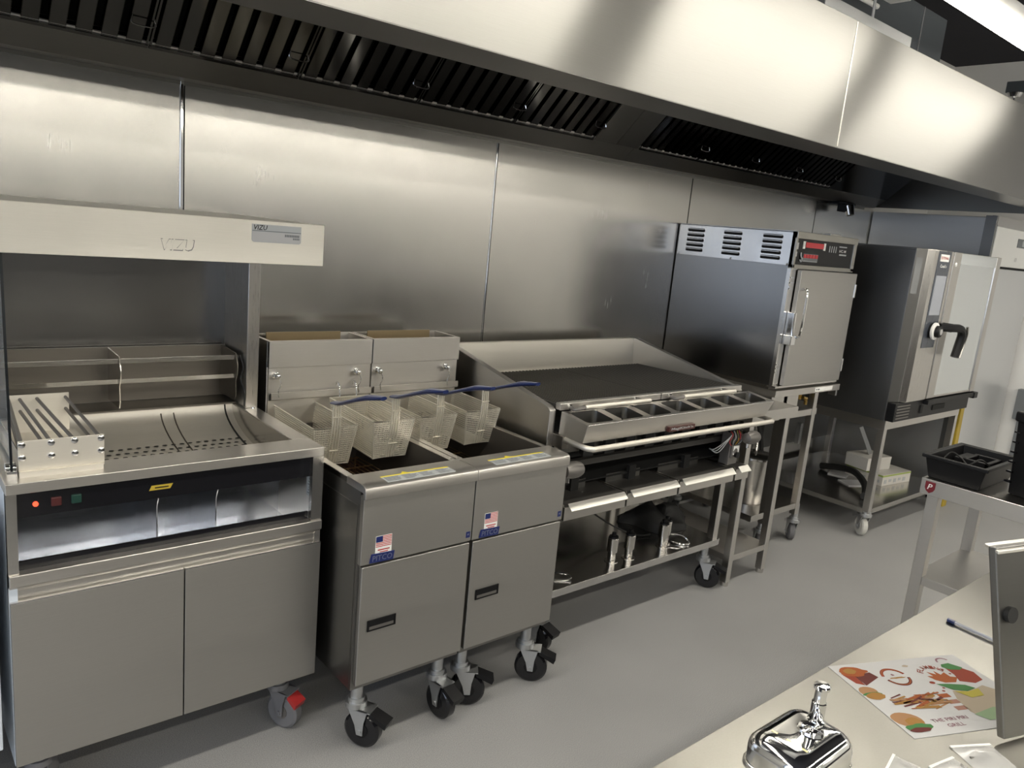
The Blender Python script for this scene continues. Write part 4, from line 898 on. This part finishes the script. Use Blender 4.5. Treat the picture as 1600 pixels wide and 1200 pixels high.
part('top_frame', tray_top(S0-0.001, S1+0.001, SY-0.001, -0.05, 0.722, 0.057, 0.01, 0.03), 'steel', os_, 0.002)
for x in (S0, S1-0.04):
    for y in (SY, -0.09): part('leg', B(x, x+0.04, y, y+0.04, 0.12, 0.67), 'steel', os_, 0.002)
part('shelf', tray_top(S0+0.003, S1-0.003, SY+0.003, -0.052, 0.175, 0.030), 'steel_smooth', os_, 0.001)
part('back_panel', B(S0, S1, -0.055, -0.045, 0.30, 0.67), 'steel_oven', os_)
for x in (S0+0.02, S1-0.02): caster(os_, x, SY+0.02, 2.45, 'white'); caster(os_, x, -0.07, 0.4, 'white')
# on the oven stand shelf
def box_thing(name, lb, x, y, z, w_, d_, h_, rot, m, stripe=None):
    t = thing(name, lb, 'box', (x, y, z))
    part('carton', B(x-w_/2, x+w_/2, y-d_/2, y+d_/2, z, z+h_), m, t, 0.0015)
    if stripe:
        part('printed_band', MB().box(x-w_/2-0.0006, x+w_/2+0.0006, y-d_/2-0.0006, y+d_/2+0.0006, z+h_*0.82, z+h_*0.96), stripe, t)
        pm_ = MB()
        for i in range(5): pm_.box(x-w_/2+0.02+i*0.055, x-w_/2+0.05+i*0.055, y-d_/2-0.001, y-d_/2+0.0, z+h_*0.2+0.008*(i % 2), z+h_*0.55)
        for i in range(4): pm_.box(x-w_/2-0.001, x-w_/2, y-d_/2+0.02+i*0.05, y-d_/2+0.05+i*0.05, z+h_*0.25, z+h_*0.5)
        part('printed_marks', pm_, 'label_grey', t)
    else:
        part('lid_flap', B(x-w_/2-0.001, x+w_/2+0.001, y-d_/2-0.001, y+d_/2+0.001, z+h_*0.80, z+h_+0.001), m, t, 0.001)
    t.rotation_euler.z = rot
mat('lime', (0.33, 0.42, 0.10), 0.6)
box_thing('printed_carton', 'white printed carton with a lime stripe on the oven stand shelf', 5.27, -0.60, 0.175, 0.33, 0.27, 0.075, -0.12, 'card', 'lime')
box_thing('plain_carton', 'plain grey-white carton stacked on the lime-striped carton', 5.20, -0.55, 0.251, 0.24, 0.17, 0.085, -0.2, 'card')
loop_tool('drain_hose', 'thick black rubber hose lying across the oven stand shelf', 'hose', [(5.06, -0.30, 0.0), (5.06, -0.42, 0.025), (5.0, -0.56, 0.045), (4.86, -0.70, 0.03), (4.74, -0.77, 0.0), (4.68, -0.79, 0.0)], 'black_rubber', 0.022, 0.176)
for k, (x, y, r, lb) in enumerate(((5.10, -0.42, 0.3, 'white leaflet under the upper end of the drain hose'), (4.98, -0.60, -0.5, 'white folded booklet between the drain hose and the cartons'))):
    p = part('leaflet', B(x-0.10, x+0.10, y-0.06, y+0.06, 0.1755, 0.181), 'paper', org=(x, y, 0.1755)); p.rotation_euler.z = r; tag(p, lb, 'leaflet')
sl = part('metal_slat', MB().hexa([(5.18, -0.56, 0.336), (5.25, -0.55, 0.336), (5.25, -0.546, 0.336), (5.18, -0.556, 0.336), (4.93, -0.575, 0.555), (5.00, -0.565, 0.555), (5.00, -0.561, 0.555), (4.93, -0.571, 0.555)]), 'galvanised', org=(5.2, -0.555, 0.336)); tag(sl, 'bright metal strip leaning up from the cartons under the oven', 'metal strip')

# ------------------------------------------------------------------ upright fridge by the end wall
fg = thing('upright_fridge', 'tall pale upright fridge with brushed steel side standing by the end wall', 'fridge', (6.2, -0.42, 0))
FX0, FX1, FYF = 5.755, 6.66, -0.80
part('cabinet', B(FX0, FX1, FYF, -0.01, 0.10, 1.972), 'steel_fridge', fg, 0.003)
part('side_trim', B(FX0-0.004, FX0+0.02, FYF-0.04, FYF+0.03, 0.12, 1.982), 'steel_oven', fg, 0.002)
part('top_fascia', B(FX0+0.02, FX1, FYF-0.045, FYF, 1.66, 1.915), 'white', fg, 0.003)  # white colour stands in for a bright reflection on the front
part('top_visor', MB().prism([(FYF-0.045, 1.915), (FYF-0.02, 1.985), (FYF, 1.985), (FYF, 1.915)], 'x', FX0+0.02, FX1), 'steel_sheen', fg)
part('thermostat', B(6.20, 6.42, FYF-0.050, FYF-0.044, 1.80, 1.86), 'label_print', fg, 0.002)
part('thermostat_dial', B(6.28, 6.33, FYF-0.053, FYF-0.049, 1.81, 1.85), 'label_grey', fg)
part('lock', MB().cyl((6.22, FYF-0.044, 1.715), (6.22, FYF-0.052, 1.715), 0.014, n=12), 'chrome', fg)
part('door_gap', B(FX0+0.02, FX1, FYF-0.03, FYF, 1.644, 1.660), 'cavity', fg)
mat('fridge_door', (0.62, 0.63, 0.64), 0.3, 0.55)
part('door', B(FX0+0.02, FX1, FYF-0.045, FYF, 0.16, 1.644), 'fridge_door', fg, 0.004)
part('kick_plate', B(FX0+0.02, FX1, FYF-0.02, FYF, 0.02, 0.15), 'steel_dark', fg)
for x in (FX0+0.04, FX1-0.08):
    for y in (FYF+0.02, -0.08): part('foot', B(x, x+0.04, y, y+0.04, 0, 0.10), 'black_plastic', fg)
ys = part('yellow_sign', MB().hexa([(5.67, -0.905, 0.0), (5.73, -0.905, 0.0), (5.73, -0.865, 0.0), (5.67, -0.865, 0.0), (5.67, -0.893, 0.76), (5.73, -0.893, 0.76), (5.73, -0.877, 0.76), (5.67, -0.877, 0.76)]), 'yellow_dark', org=(5.70, -0.885, 0), bevel=0.004); tag(ys, 'folded yellow floor sign wedged between the oven stand and the fridge', 'floor sign')
wbx = thing('wall_switch_box', 'small grey trunking box with a pipe below it low on the end wall', 'electrical box', (6.69, -1.0, 0))
part('box_cover', B(6.64, 6.70, -1.04, -0.92, 0.55, 0.78), 'label_print', wbx, 0.004); part('trunking', B(6.665, 6.70, -1.01, -0.95, 0.0, 0.55), 'label_print', wbx)

# ------------------------------------------------------------------ prep table (turned a little) with tub and tote
PT = Matrix.Translation((2.917, -1.739, 0))
def placed(t): t.matrix_world = PT; return t
pt_ = thing('prep_table', 'small steel prep table with a red shield badge on its edge', 'table', (0, 0, 0))
part('table_top', tray_top(0, 0.58, -0.80, 0, 0.870, 0.058), 'steel', pt_, 0.0015)
for x in (0.022, 0.485):
    for y in (-0.06, -0.78):
        l = part('leg', B(x, x+0.04, y, y+0.04, 0.03, 0.862), 'steel', pt_, 0.002); part('foot', MB().cyl((x+0.02, y+0.02, 0), (x+0.02, y+0.02, 0.032), 0.018, n=12), 'black_plastic', l)
part('shelf', tray_top(0.026, 0.521, -0.776, -0.024, 0.500, 0.032), 'steel', pt_, 0.001)
sh = part('shield_badge', MB().prism([(-0.016, 0.862), (-0.050, 0.862), (-0.050, 0.838), (-0.045, 0.828), (-0.033, 0.820), (-0.021, 0.828), (-0.016, 0.838)], 'x', -0.0018, 0.001), 'red_dark', pt_)
text('badge_letter', 'P', 0.020, 'white', sh, (-0.0018, -0.033, 0.844), (0, -1, 0), (0, 0, 1), 0.0006, 0.2, 0.017)
placed(pt_)
tb = thing('black_tub', 'shallow black plastic tub with dividers on the prep table', 'tub', (0, 0, 0.870))
x0, x1, y0, y1, h = 0.012, 0.35, -0.195, 0.010, 0.085
tm = MB(); z0 = 0.870; e = 0.018
outer_t = [(x0, y0), (x1, y0), (x1, y1), (x0, y1)]; outer_b = [(x0+e, y0+e), (x1-e, y0+e), (x1-e, y1-e), (x0+e, y1-e)]
inn_t = [(x0+0.012, y0+0.012), (x1-0.012, y0+0.012), (x1-0.012, y1-0.012), (x0+0.012, y1-0.012)]; inn_b = [(x0+e+0.006, y0+e+0.006), (x1-e-0.006, y0+e+0.006), (x1-e-0.006, y1-e-0.006), (x0+e+0.006, y1-e-0.006)]
vs = [(x, y, z0) for x, y in outer_b] + [(x, y, z0+h) for x, y in outer_t] + [(x, y, z0+h) for x, y in inn_t] + [(x, y, z0+0.006) for x, y in inn_b]
fs = [(0, 3, 2, 1), (12, 13, 14, 15)]
for i in range(4):
    j = (i+1) % 4; fs += [(i, j, 4+j, 4+i), (4+i, 4+j, 8+j, 8+i), (8+i, 8+j, 12+j, 12+i)]
tm.add(vs, fs); part('tub_body', tm, 'black_plastic', tb, 0.003)
part('tub_rim', MB().box(x0-0.008, x1+0.008, y0-0.008, y0+0.006, z0+h-0.012, z0+h+0.002).box(x0-0.008, x1+0.008, y1-0.006, y1+0.008, z0+h-0.012, z0+h+0.002).box(x0-0.008, x0+0.006, y0, y1, z0+h-0.012, z0+h+0.002).box(x1-0.006, x1+0.008, y0, y1, z0+h-0.012, z0+h+0.002), 'black_plastic', tb, 0.004)
part('insert', MB().box(0.17, 0.30, -0.15, -0.135, z0+0.006, z0+0.070).box(0.17, 0.30, -0.075, -0.06, z0+0.006, z0+0.070).box(0.17, 0.185, -0.15, -0.06, z0+0.006, z0+0.070).box(0.29, 0.305, -0.15, -0.06, z0+0.006, z0+0.070).box(0.18, 0.30, -0.06, 0.0-0.03, z0+0.05, z0+0.066), 'black_plastic', tb, 0.003)
part('cable_loop', MB().tube(bez([(0.08, -0.02, z0+0.05), (0.14, -0.03, z0+0.085), (0.16, -0.06, z0+0.07), (0.12, -0.10, z0+0.06), (0.14, -0.13, z0+0.085), (0.17, -0.16, z0+0.06)], 6), 0.003, 6), 'black_rubber', tb)
placed(tb); tb.matrix_world = PT @ Matrix.Translation((0, 0, 0.870))
for k, (px, py, r, lb) in enumerate(((0.10, -0.055, 0.5, 'grey adaptor plug with white label lying in the black tub'), (0.11, -0.125, -0.3, 'small clear plastic part beside the adaptor in the black tub'))):
    p = part('adaptor' if k == 0 else 'plastic_clip', MB().hexa([(px-0.022, py-0.02, 0.878), (px+0.022, py-0.02, 0.878), (px+0.022, py+0.02, 0.878), (px-0.022, py+0.02, 0.878), (px-0.014, py-0.015, 0.935), (px+0.018, py-0.018, 0.925), (px+0.018, py+0.016, 0.925), (px-0.014, py+0.016, 0.938)]), 'label_grey', org=(px, py, 0.878), bevel=0.003)
    p.matrix_world = PT @ Matrix.Translation((px, py, 0.878)) @ Matrix.Rotation(r, 4, 'Z'); tag(p, lb, 'plug' if k == 0 else 'clip')
to = thing('black_tote', 'tall black lidded plastic tote standing on the prep table', 'storage box', (0, 0, 0.870))
tx0, tx1, ty0, ty1, tz0 = 0.0, 0.36, -0.42, 0.0, 0.870
part('tote_body', MB().hexa([(tx0+0.012, ty0+0.012, tz0), (tx1-0.012, ty0+0.012, tz0), (tx1-0.012, ty1-0.012, tz0), (tx0+0.012, ty1-0.012, tz0), (tx0, ty0, tz0+0.26), (tx1, ty0, tz0+0.26), (tx1, ty1, tz0+0.26), (tx0, ty1, tz0+0.26)]), 'black_plastic', to, 0.006)
part('tote_lid', MB().box(tx0-0.008, tx1+0.008, ty0-0.008, ty1+0.008, tz0+0.255, tz0+0.292), 'black_plastic', to, 0.008)
part('lid_label', B(tx0+0.05, tx1-0.05, ty0+0.05, ty1-0.08, tz0+0.2925, tz0+0.2945), 'label_grey', to)
part('lid_clip', B(tx0+0.05, tx0+0.11, ty1+0.002, ty1+0.014, tz0+0.21, tz0+0.28), 'black_gloss', to, 0.003)
for k in range(6): part('tote_rib', B(tx0-0.001+0.0, tx0+0.016, ty1-0.02, ty1+0.001, tz0+0.04+k*0.035, tz0+0.046+k*0.035), 'black_gloss', to)
to.matrix_world = Matrix.Translation((3.03, -1.962, 0.870)) @ Matrix.Rotation(math.radians(-20), 4, 'Z')

# ------------------------------------------------------------------ near counter and the things on it
CZ, CYE = 0.870, -2.213
nc = thing('steel_counter', 'wide steel counter with the paper menu and chrome dispenser on it', 'counter', (1.6, -2.5, 0))
part('counter_top', tray_top(0.55, 2.60, -3.0, CYE, CZ), 'steel_counter', nc, 0.001)
for x in (0.62, 2.50):
    for y in (-2.30, -2.95): part('leg', B(x, x+0.045, y, y+0.045, 0, CZ-0.012), 'steel', nc, 0.002)
part('low_light_block', B(0.68, 2.48, -2.93, -2.30, 0.10, CZ-0.05), 'steel_shade', nc, 0.003)  # unseen body added under the counter to block low light

# paper menu with printed pictures
fA = Vector((1.349, -2.215, CZ)); fu = Vector((0.266, -0.114, 0)).normalized(); fv = Vector((-0.114, -0.266, 0)).normalized()
def FP(u, v, k=1): return tuple(fA + fu*u + fv*v + Vector((0, 0, 0.0009 + 0.00022*k)))
fly = thing('paper_menu', 'white A4 paper menu sheet with food pictures lying on the steel counter', 'menu', tuple(fA))
q = MB().hexa([FP(0, 0, -4), FP(0.297, 0, -4), FP(0.297, 0.21, -4), FP(0, 0.21, -4), FP(0, 0, 0), FP(0.297, 0, 0), FP(0.297, 0.21, 0), FP(0, 0.21, 0)])
part('sheet', q, 'paper', fly)
for nm, c in dict(p_red=(0.36, 0.06, 0.03), p_maroon=(0.16, 0.035, 0.03), p_orange=(0.46, 0.12, 0.03), p_gold=(0.46, 0.24, 0.06), p_bun=(0.50, 0.27, 0.13), p_green=(0.08, 0.26, 0.08), p_pale=(0.56, 0.47, 0.36), p_yellow=(0.58, 0.50, 0.08), p_pink=(0.5, 0.26, 0.2), p_purple=(0.35, 0.18, 0.22), p_palegreen=(0.36, 0.50, 0.30)).items(): mat(nm, tuple(k_*0.62 for k_ in c), 0.6, spec=0.15)
def shape(nm, pts, m, k=1): part(nm, MB().add([FP(u, v, k) for u, v in pts], [tuple(range(len(pts)))]), m, fly, fix=False)
def blob(cu, cv, ru, rv, n=18, jit=0.0, a0=0, a1=360, rot=0):
    out = []
    for i in range(n if a1-a0 >= 360 else n+1):
        a = math.radians(a0+(a1-a0)*i/n); j = 1+jit*(random.random()-0.5); x = ru*j*math.cos(a); y = rv*j*math.sin(a)
        out.append((cu+x*math.cos(rot)-y*math.sin(rot), cv+x*math.sin(rot)+y*math.cos(rot)))
    return out
random.seed(2)
shape('food_box_print', [(0.030, 0.035), (0.068, 0.030), (0.074, 0.047), (0.030, 0.067)], 'p_maroon', 1)
shape('food_box_print', [(0.008, 0.030), (0.030, 0.036), (0.029, 0.066), (0.015, 0.058)], 'p_red', 1)
shape('food_print', blob(0.036, 0.024, 0.029, 0.015, 22, 0.25), 'p_orange', 2)
shape('food_print', blob(0.030, 0.022, 0.015, 0.008, 14, 0.4), 'p_gold', 3)
shape('burger_print', blob(0.020, 0.083, 0.018, 0.014, 16, 0.05), 'p_bun', 1); shape('burger_print', blob(0.022, 0.092, 0.019, 0.006, 14, 0.3), 'p_green', 2); shape('burger_print', blob(0.023, 0.098, 0.019, 0.010, 16, 0.15), 'p_gold', 3)
ring = MB(); n_ = 30
for (a0, a1, mm) in ((190, 345, 'p_red'), (10, 165, 'p_maroon')):
    ring = MB(); vs = []
    for i in range(n_+1):
        a = math.radians(a0+(a1-a0)*i/n_)
        for r in (0.0215, 0.0275): vs.append(FP(0.110+r*math.cos(a), 0.051+r*math.sin(a), 1))
    ring.add(vs, [(2*i, 2*i+1, 2*i+3, 2*i+2) for i in range(n_)]); part('logo_ring_print', ring, mm, fly, fix=False)
    ring2 = MB(); vs = []
    for i in range(n_+1):
        a = math.radians(a0+6+(a1-a0-12)*i/n_)
        for r in (0.0235, 0.0255): vs.append(FP(0.110+r*math.cos(a), 0.051+r*math.sin(a), 2))
    ring2.add(vs, [(2*i, 2*i+1, 2*i+3, 2*i+2) for i in range(n_)]); part('logo_ring_print', ring2, 'p_orange', fly, fix=False)
shape('logo_word_print', blob(0.110, 0.054, 0.018, 0.0022, 14, 0.5), 'p_gold', 1); shape('logo_bird_print', blob(0.108, 0.044, 0.004, 0.003, 9, 0.5), 'p_purple', 1)
shape('small_mark_print', blob(0.158, 0.022, 0.007, 0.004, 10, 0.3), 'p_pale', 1)
for i in range(34):     # heap of grilled strips
    a = random.uniform(-0.35, 0.35); cu = random.uniform(0.055, 0.135); cv = random.uniform(0.103, 0.142); l = random.uniform(0.012, 0.026); wdt = random.uniform(0.0015, 0.0035)
    shape('grilled_strip_print', [(cu-l*math.cos(a)-wdt*math.sin(a)*0.4, cv-l*math.sin(a)-wdt*0.5), (cu+l*math.cos(a), cv+l*math.sin(a)-wdt), (cu+l*math.cos(a), cv+l*math.sin(a)+wdt), (cu-l*math.cos(a), cv-l*math.sin(a)+wdt)], ('p_gold', 'p_orange', 'p_bun', 'p_maroon')[i % 4], 1 + i % 5)
shape('burger_print', blob(0.028, 0.166, 0.028, 0.020, 18, 0.05, rot=0.3), 'p_bun', 1); shape('burger_print', blob(0.036, 0.172, 0.017, 0.010, 14, 0.3), 'p_gold', 2)
shape('burger_print', blob(0.034, 0.186, 0.026, 0.008, 16, 0.3), 'p_green', 3); shape('burger_print', blob(0.030, 0.193, 0.022, 0.006, 14, 0.2), 'p_maroon', 4)
def ftext(nm, s, cu, cv, size, wd, m, ang=0.0):
    R_ = fu*math.cos(ang) + (-fv)*math.sin(ang); U_ = fv*(-1)*math.cos(ang) - fu*math.sin(ang)
    text(nm, s, size, m, fly, FP(cu, cv, 2), R_, U_, 0.0, 0, wd)
ftext('lettering_print', 'THE PIRI PIRI', 0.107, 0.176, 0.0085, 0.076, 'p_purple'); ftext('lettering_print', 'GRILL', 0.106, 0.191, 0.0085, 0.036, 'p_purple')
for i, ch in enumerate('FLAMING'):
    a = math.radians(205 + i*22); ftext('lettering_print', ch, 0.198+0.027*math.cos(a), 0.052+0.020*math.sin(a), 0.011, 0.008, 'p_red', -(a-math.radians(270))*0.8)
shape('flame_print', [(0.182, 0.072), (0.176, 0.058), (0.188, 0.060), (0.186, 0.045), (0.199, 0.056), (0.203, 0.044), (0.208, 0.058), (0.221, 0.052), (0.222, 0.066), (0.235, 0.070), (0.218, 0.084), (0.195, 0.082)], 'p_orange', 1)
shape('chilli_print', [(0.236, 0.040), (0.262, 0.034), (0.285, 0.060), (0.280, 0.085), (0.255, 0.092), (0.228, 0.082), (0.236, 0.062)], 'p_red', 1)
shape('chilli_cap_print', [(0.232, 0.036), (0.238, 0.028), (0.258, 0.026), (0.275, 0.044), (0.262, 0.050), (0.242, 0.046)], 'p_green', 2)
stem = MB(); vs = []
for i in range(9):
    a = math.radians(180+i*20); vs += [FP(0.253+0.012*math.cos(a), 0.020+0.010*math.sin(a), 1), FP(0.253+0.016*math.cos(a), 0.020+0.0135*math.sin(a), 1)]
stem.add(vs, [(2*i, 2*i+1, 2*i+3, 2*i+2) for i in range(8)]); part('chilli_stem_print', stem, 'p_purple', fly, fix=False)
shape('leaf_print', [(0.172, 0.083), (0.195, 0.086), (0.228, 0.094), (0.240, 0.106), (0.215, 0.112), (0.190, 0.104)], 'p_green', 2)
shape('bottle_print', [(0.186, 0.106), (0.215, 0.112), (0.242, 0.106), (0.262, 0.100), (0.292, 0.13), (0.280, 0.175), (0.235, 0.190), (0.180, 0.190), (0.165, 0.165), (0.172, 0.130)], 'p_pale', 1)
shape('bottle_band_print', [(0.188, 0.107), (0.215, 0.113), (0.244, 0.108), (0.236, 0.128), (0.205, 0.130)], 'p_yellow', 3)
shape('bottle_base_print', [(0.166, 0.172), (0.22, 0.160), (0.255, 0.168), (0.235, 0.190), (0.180, 0.191)], 'p_palegreen', 3)
for i, (cu, cv) in enumerate(((0.156, 0.116), (0.159, 0.134), (0.157, 0.152))): shape('icon_print', [(cu-0.012, cv-0.005), (cu+0.012, cv-0.005), (cu+0.012, cv+0.006), (cu-0.012, cv+0.006)], ('p_orange', 'p_pink', 'p_pink')[i], 1)
for cu, cv, r in ((0.168, 0.078, 0.006), (0.176, 0.096, 0.003), (0.168, 0.104, 0.0035), (0.226, 0.044, 0.003), (0.230, 0.058, 0.003)): shape('drop_print', blob(cu, cv, r, r*0.7, 10), 'p_red', 1)

# ball-point pen
pa, pb = Vector((1.768, -2.266, CZ+0.0045)), Vector((1.755, -2.400, CZ+0.0045)); pd = (pb-pa).normalized()
pen = thing('ballpoint_pen', 'clear ballpoint pen with a dark blue cap lying on the steel counter', 'pen', (pa.x, pa.y, CZ))
mat('pen_clear', (0.50, 0.52, 0.58), 0.1, alpha=0.6)
part('barrel', MB().cyl(pa+pd*0.008, pb, 0.0038, n=10), 'pen_clear', pen)
part('ink_tube', MB().cyl(pa+pd*0.012, pb-pd*0.003, 0.0016, n=8), 'navy', pen)
part('pen_cap', MB().cyl(pa, pa+pd*0.016, 0.0046, n=12), 'blue_handle', pen)
part('pen_tip', MB().cyl(pb, pb+pd*0.012, 0.003, 0.0008, n=8), 'chrome', pen)

# chrome dispenser
dpx, dpy = 0.905, -2.392
ds = thing('chrome_dispenser', 'polished chrome tabletop dispenser with a push button on its domed lid', 'dispenser', (dpx, dpy, CZ))
def rbox(x0, x1, y0, y1, z0, z1, r, rt, sx=0.0):
    """rounded box with a softly domed top: stacked rounded-rectangle rings"""
    m_ = MB(); rings = [(0, z0)]
    for i in range(7):
        a = math.pi/2*i/6; rings.append((rt*(1-math.cos(a)), z1-rt+rt*math.sin(a)))
    n_ = 24; vs = []
    for ins, z in rings:
        t = (z-z0)/(z1-z0)
        for p in rr_pts(x0+ins+sx*t, x1-ins-sx*t, y0+ins+sx*t, y1-ins-sx*t, max(r-ins*0.6, 0.004)): vs.append((p[0], p[1], z))
    if rt > 0.01:
        for q_ in (0.25, 0.5, 0.75):
            a_ = min(x1-x0, y1-y0)/2 - rt
            for p in rr_pts(x0+rt+a_*q_+sx, x1-rt-a_*q_-sx, y0+rt+a_*q_+sx, y1-rt-a_*q_-sx, max((r-rt*0.6)*(1-q_), 0.002)): vs.append((p[0], p[1], z1+0.0012*q_))
    k = len(vs)//n_
    fs = [(j*n_+i, j*n_+(i+1) % n_, (j+1)*n_+(i+1) % n_, (j+1)*n_+i) for j in range(k-1) for i in range(n_)]
    c = len(vs); vs.append(((x0+x1)/2, (y0+y1)/2, z1+0.0015))
    fs += [((k-1)*n_+i, (k-1)*n_+(i+1) % n_, c) for i in range(n_)] + [tuple(range(n_))[::-1]]
    return m_.add(vs, fs)
bx0, bx1, by0, by1 = dpx-0.060, dpx+0.060, dpy-0.044, dpy+0.044
part('body', rbox(bx0, bx1, by0, by1, CZ+0.0, CZ+0.112, 0.016, 0.004), 'chrome', ds)
ld = part('lid', rbox(bx0-0.004, bx1+0.004, by0-0.004, by1+0.004, CZ+0.102, CZ+0.144, 0.024, 0.022), 'chrome', ds, smooth=60)
part('lid_seam', rbox(bx0-0.006, bx1+0.006, by0-0.006, by1+0.006, CZ+0.096, CZ+0.103, 0.023, 0.002), 'steel_smooth', ds)
part('opening', MB().box(bx0-0.002, bx0+0.004, by0+0.012, by1-0.012, CZ+0.005, CZ+0.092), 'cavity', ds)
part('opening_bar', MB().cyl((bx0-0.004, by0+0.062, CZ+0.092), (bx0-0.004, by0+0.058, CZ+0.005), 0.0025, n=8), 'chrome', ds)
part('lid_boss', MB().lathe([(0.018, 0.0), (0.016, 0.0045), (0.012, 0.005), (0.009, 0.003), (0.005, 0.0045), (0.001, 0.005)], (dpx+0.012, dpy-0.004, CZ+0.1435), 24), 'chrome', ld)
pb_ = part('push_stem', MB().lathe([(0.016, 0.0), (0.011, 0.004), (0.0095, 0.006), (0.0095, 0.030), (0.008, 0.031), (0.0075, 0.048), (0.0105, 0.050), (0.011, 0.054), (0.009, 0.056), (0.001, 0.0565)], (dpx+0.040, dpy+0.004, CZ+0.141), 24), 'chrome', ds)
mat('gold_print', (0.75, 0.65, 0.35), 0.35, 0.4)
for i, yy in enumerate((0.030, 0.0, -0.030)):
    part('lid_mark', MB().box(dpx-0.034, dpx-0.031, dpy+yy*0.7-0.004, dpy+yy*0.7+0.004, CZ+0.1405, CZ+0.1445), 'gold_print', ld)

# clear bags of fixings
def small_bag(x, y, r, lb, seed, w_=0.075, d_=0.055):
    random.seed(seed); t = thing('clear_bag', lb, 'plastic bag', (x, y, CZ), 'clear bags of fixings on the steel counter'); n_ = 9; vs = []; fs = []
    for s in (1, 0):
        for i in range(n_):
            for j in range(n_):
                u = i/(n_-1); v = j/(n_-1); bmp = math.sin(math.pi*u)*math.sin(math.pi*v)
                z = CZ + 0.0006 + (s*(0.006*bmp+0.0006 + 0.004*random.random()*bmp))
                vs.append((x+(u-0.5)*w_, y+(v-0.5)*d_, z))
    for s in (0, 1):
        for i in range(n_-1):
            for j in range(n_-1):
                o = s*n_*n_; fs.append((o+i*n_+j, o+(i+1)*n_+j, o+(i+1)*n_+j+1, o+i*n_+j+1))
    part('film', MB().add(vs, fs), 'plastic_bag', t, smooth=70)
    part('seal_strip', B(x-w_/2, x+w_/2, y+d_/2-0.004, y+d_/2, CZ+0.001, CZ+0.003), 'white', t)
    for i in range(3):
        a = random.uniform(0, 3); part('screw', MB().cyl((x+0.01*i-0.01, y-0.008, CZ+0.004), (x+0.01*i-0.01+0.018*math.cos(a), y-0.008+0.018*math.sin(a), CZ+0.004), 0.002, n=8), 'cast_grey', t)
    t.rotation_euler.z = r
small_bag(1.316, -2.492, -0.5, 'small clear bag of dark screws lying just off the corner of the paper menu', 4)
small_bag(1.168, -2.436, 0.2, 'small crinkled clear bag lying between the dispenser and the paper menu', 9, 0.06, 0.05)
small_bag(1.236, -2.482, -0.2, 'small clear bag lying between two others below the paper menu', 15, 0.06, 0.05)

# leaning steel lid at the counter edge
lp0 = Vector((1.372, -2.500, CZ+0.0005)); lp1 = Vector((1.367, -2.432, 1.190)); ldv = Vector((0.96, -0.28, 0)).normalized(); nrm = (lp1-lp0).cross(ldv).normalized()
lw_ = 0.30; th = 0.014
sl_ = thing('steel_cover', 'upright steel appliance cover with a black rubber bumper standing on the counter', 'appliance cover', tuple(lp0))
def LP(a, b, c): return tuple(lp0 + (lp1-lp0)*a + ldv*(b*lw_) + nrm*c)
part('cover_panel', MB().hexa([LP(0.03, 0.03, 0), LP(0.0, 1, 0), LP(0.0, 1, th), LP(0.03, 0.03, th), LP(1, 0, 0), LP(1, 1, 0), LP(1, 1, th), LP(1, 0, th)]), 'steel_shade', sl_, 0.003)
part('cover_flange', MB().hexa([LP(0.965, -0.003, -0.004), LP(0.965, 1, -0.004), LP(0.985, 1, th+0.010), LP(0.985, 0.02, th+0.010), LP(0.985, -0.003, -0.004), LP(0.985, 1, -0.004), LP(1.005, 1, th+0.010), LP(1.005, 0.02, th+0.010)]), 'steel_lip', sl_, 0.002)
part('rubber_bumper', MB().cyl(LP(0.66, 0.085, -0.008), LP(0.66, 0.085, 0.002), 0.013, n=18), 'black_rubber', sl_)
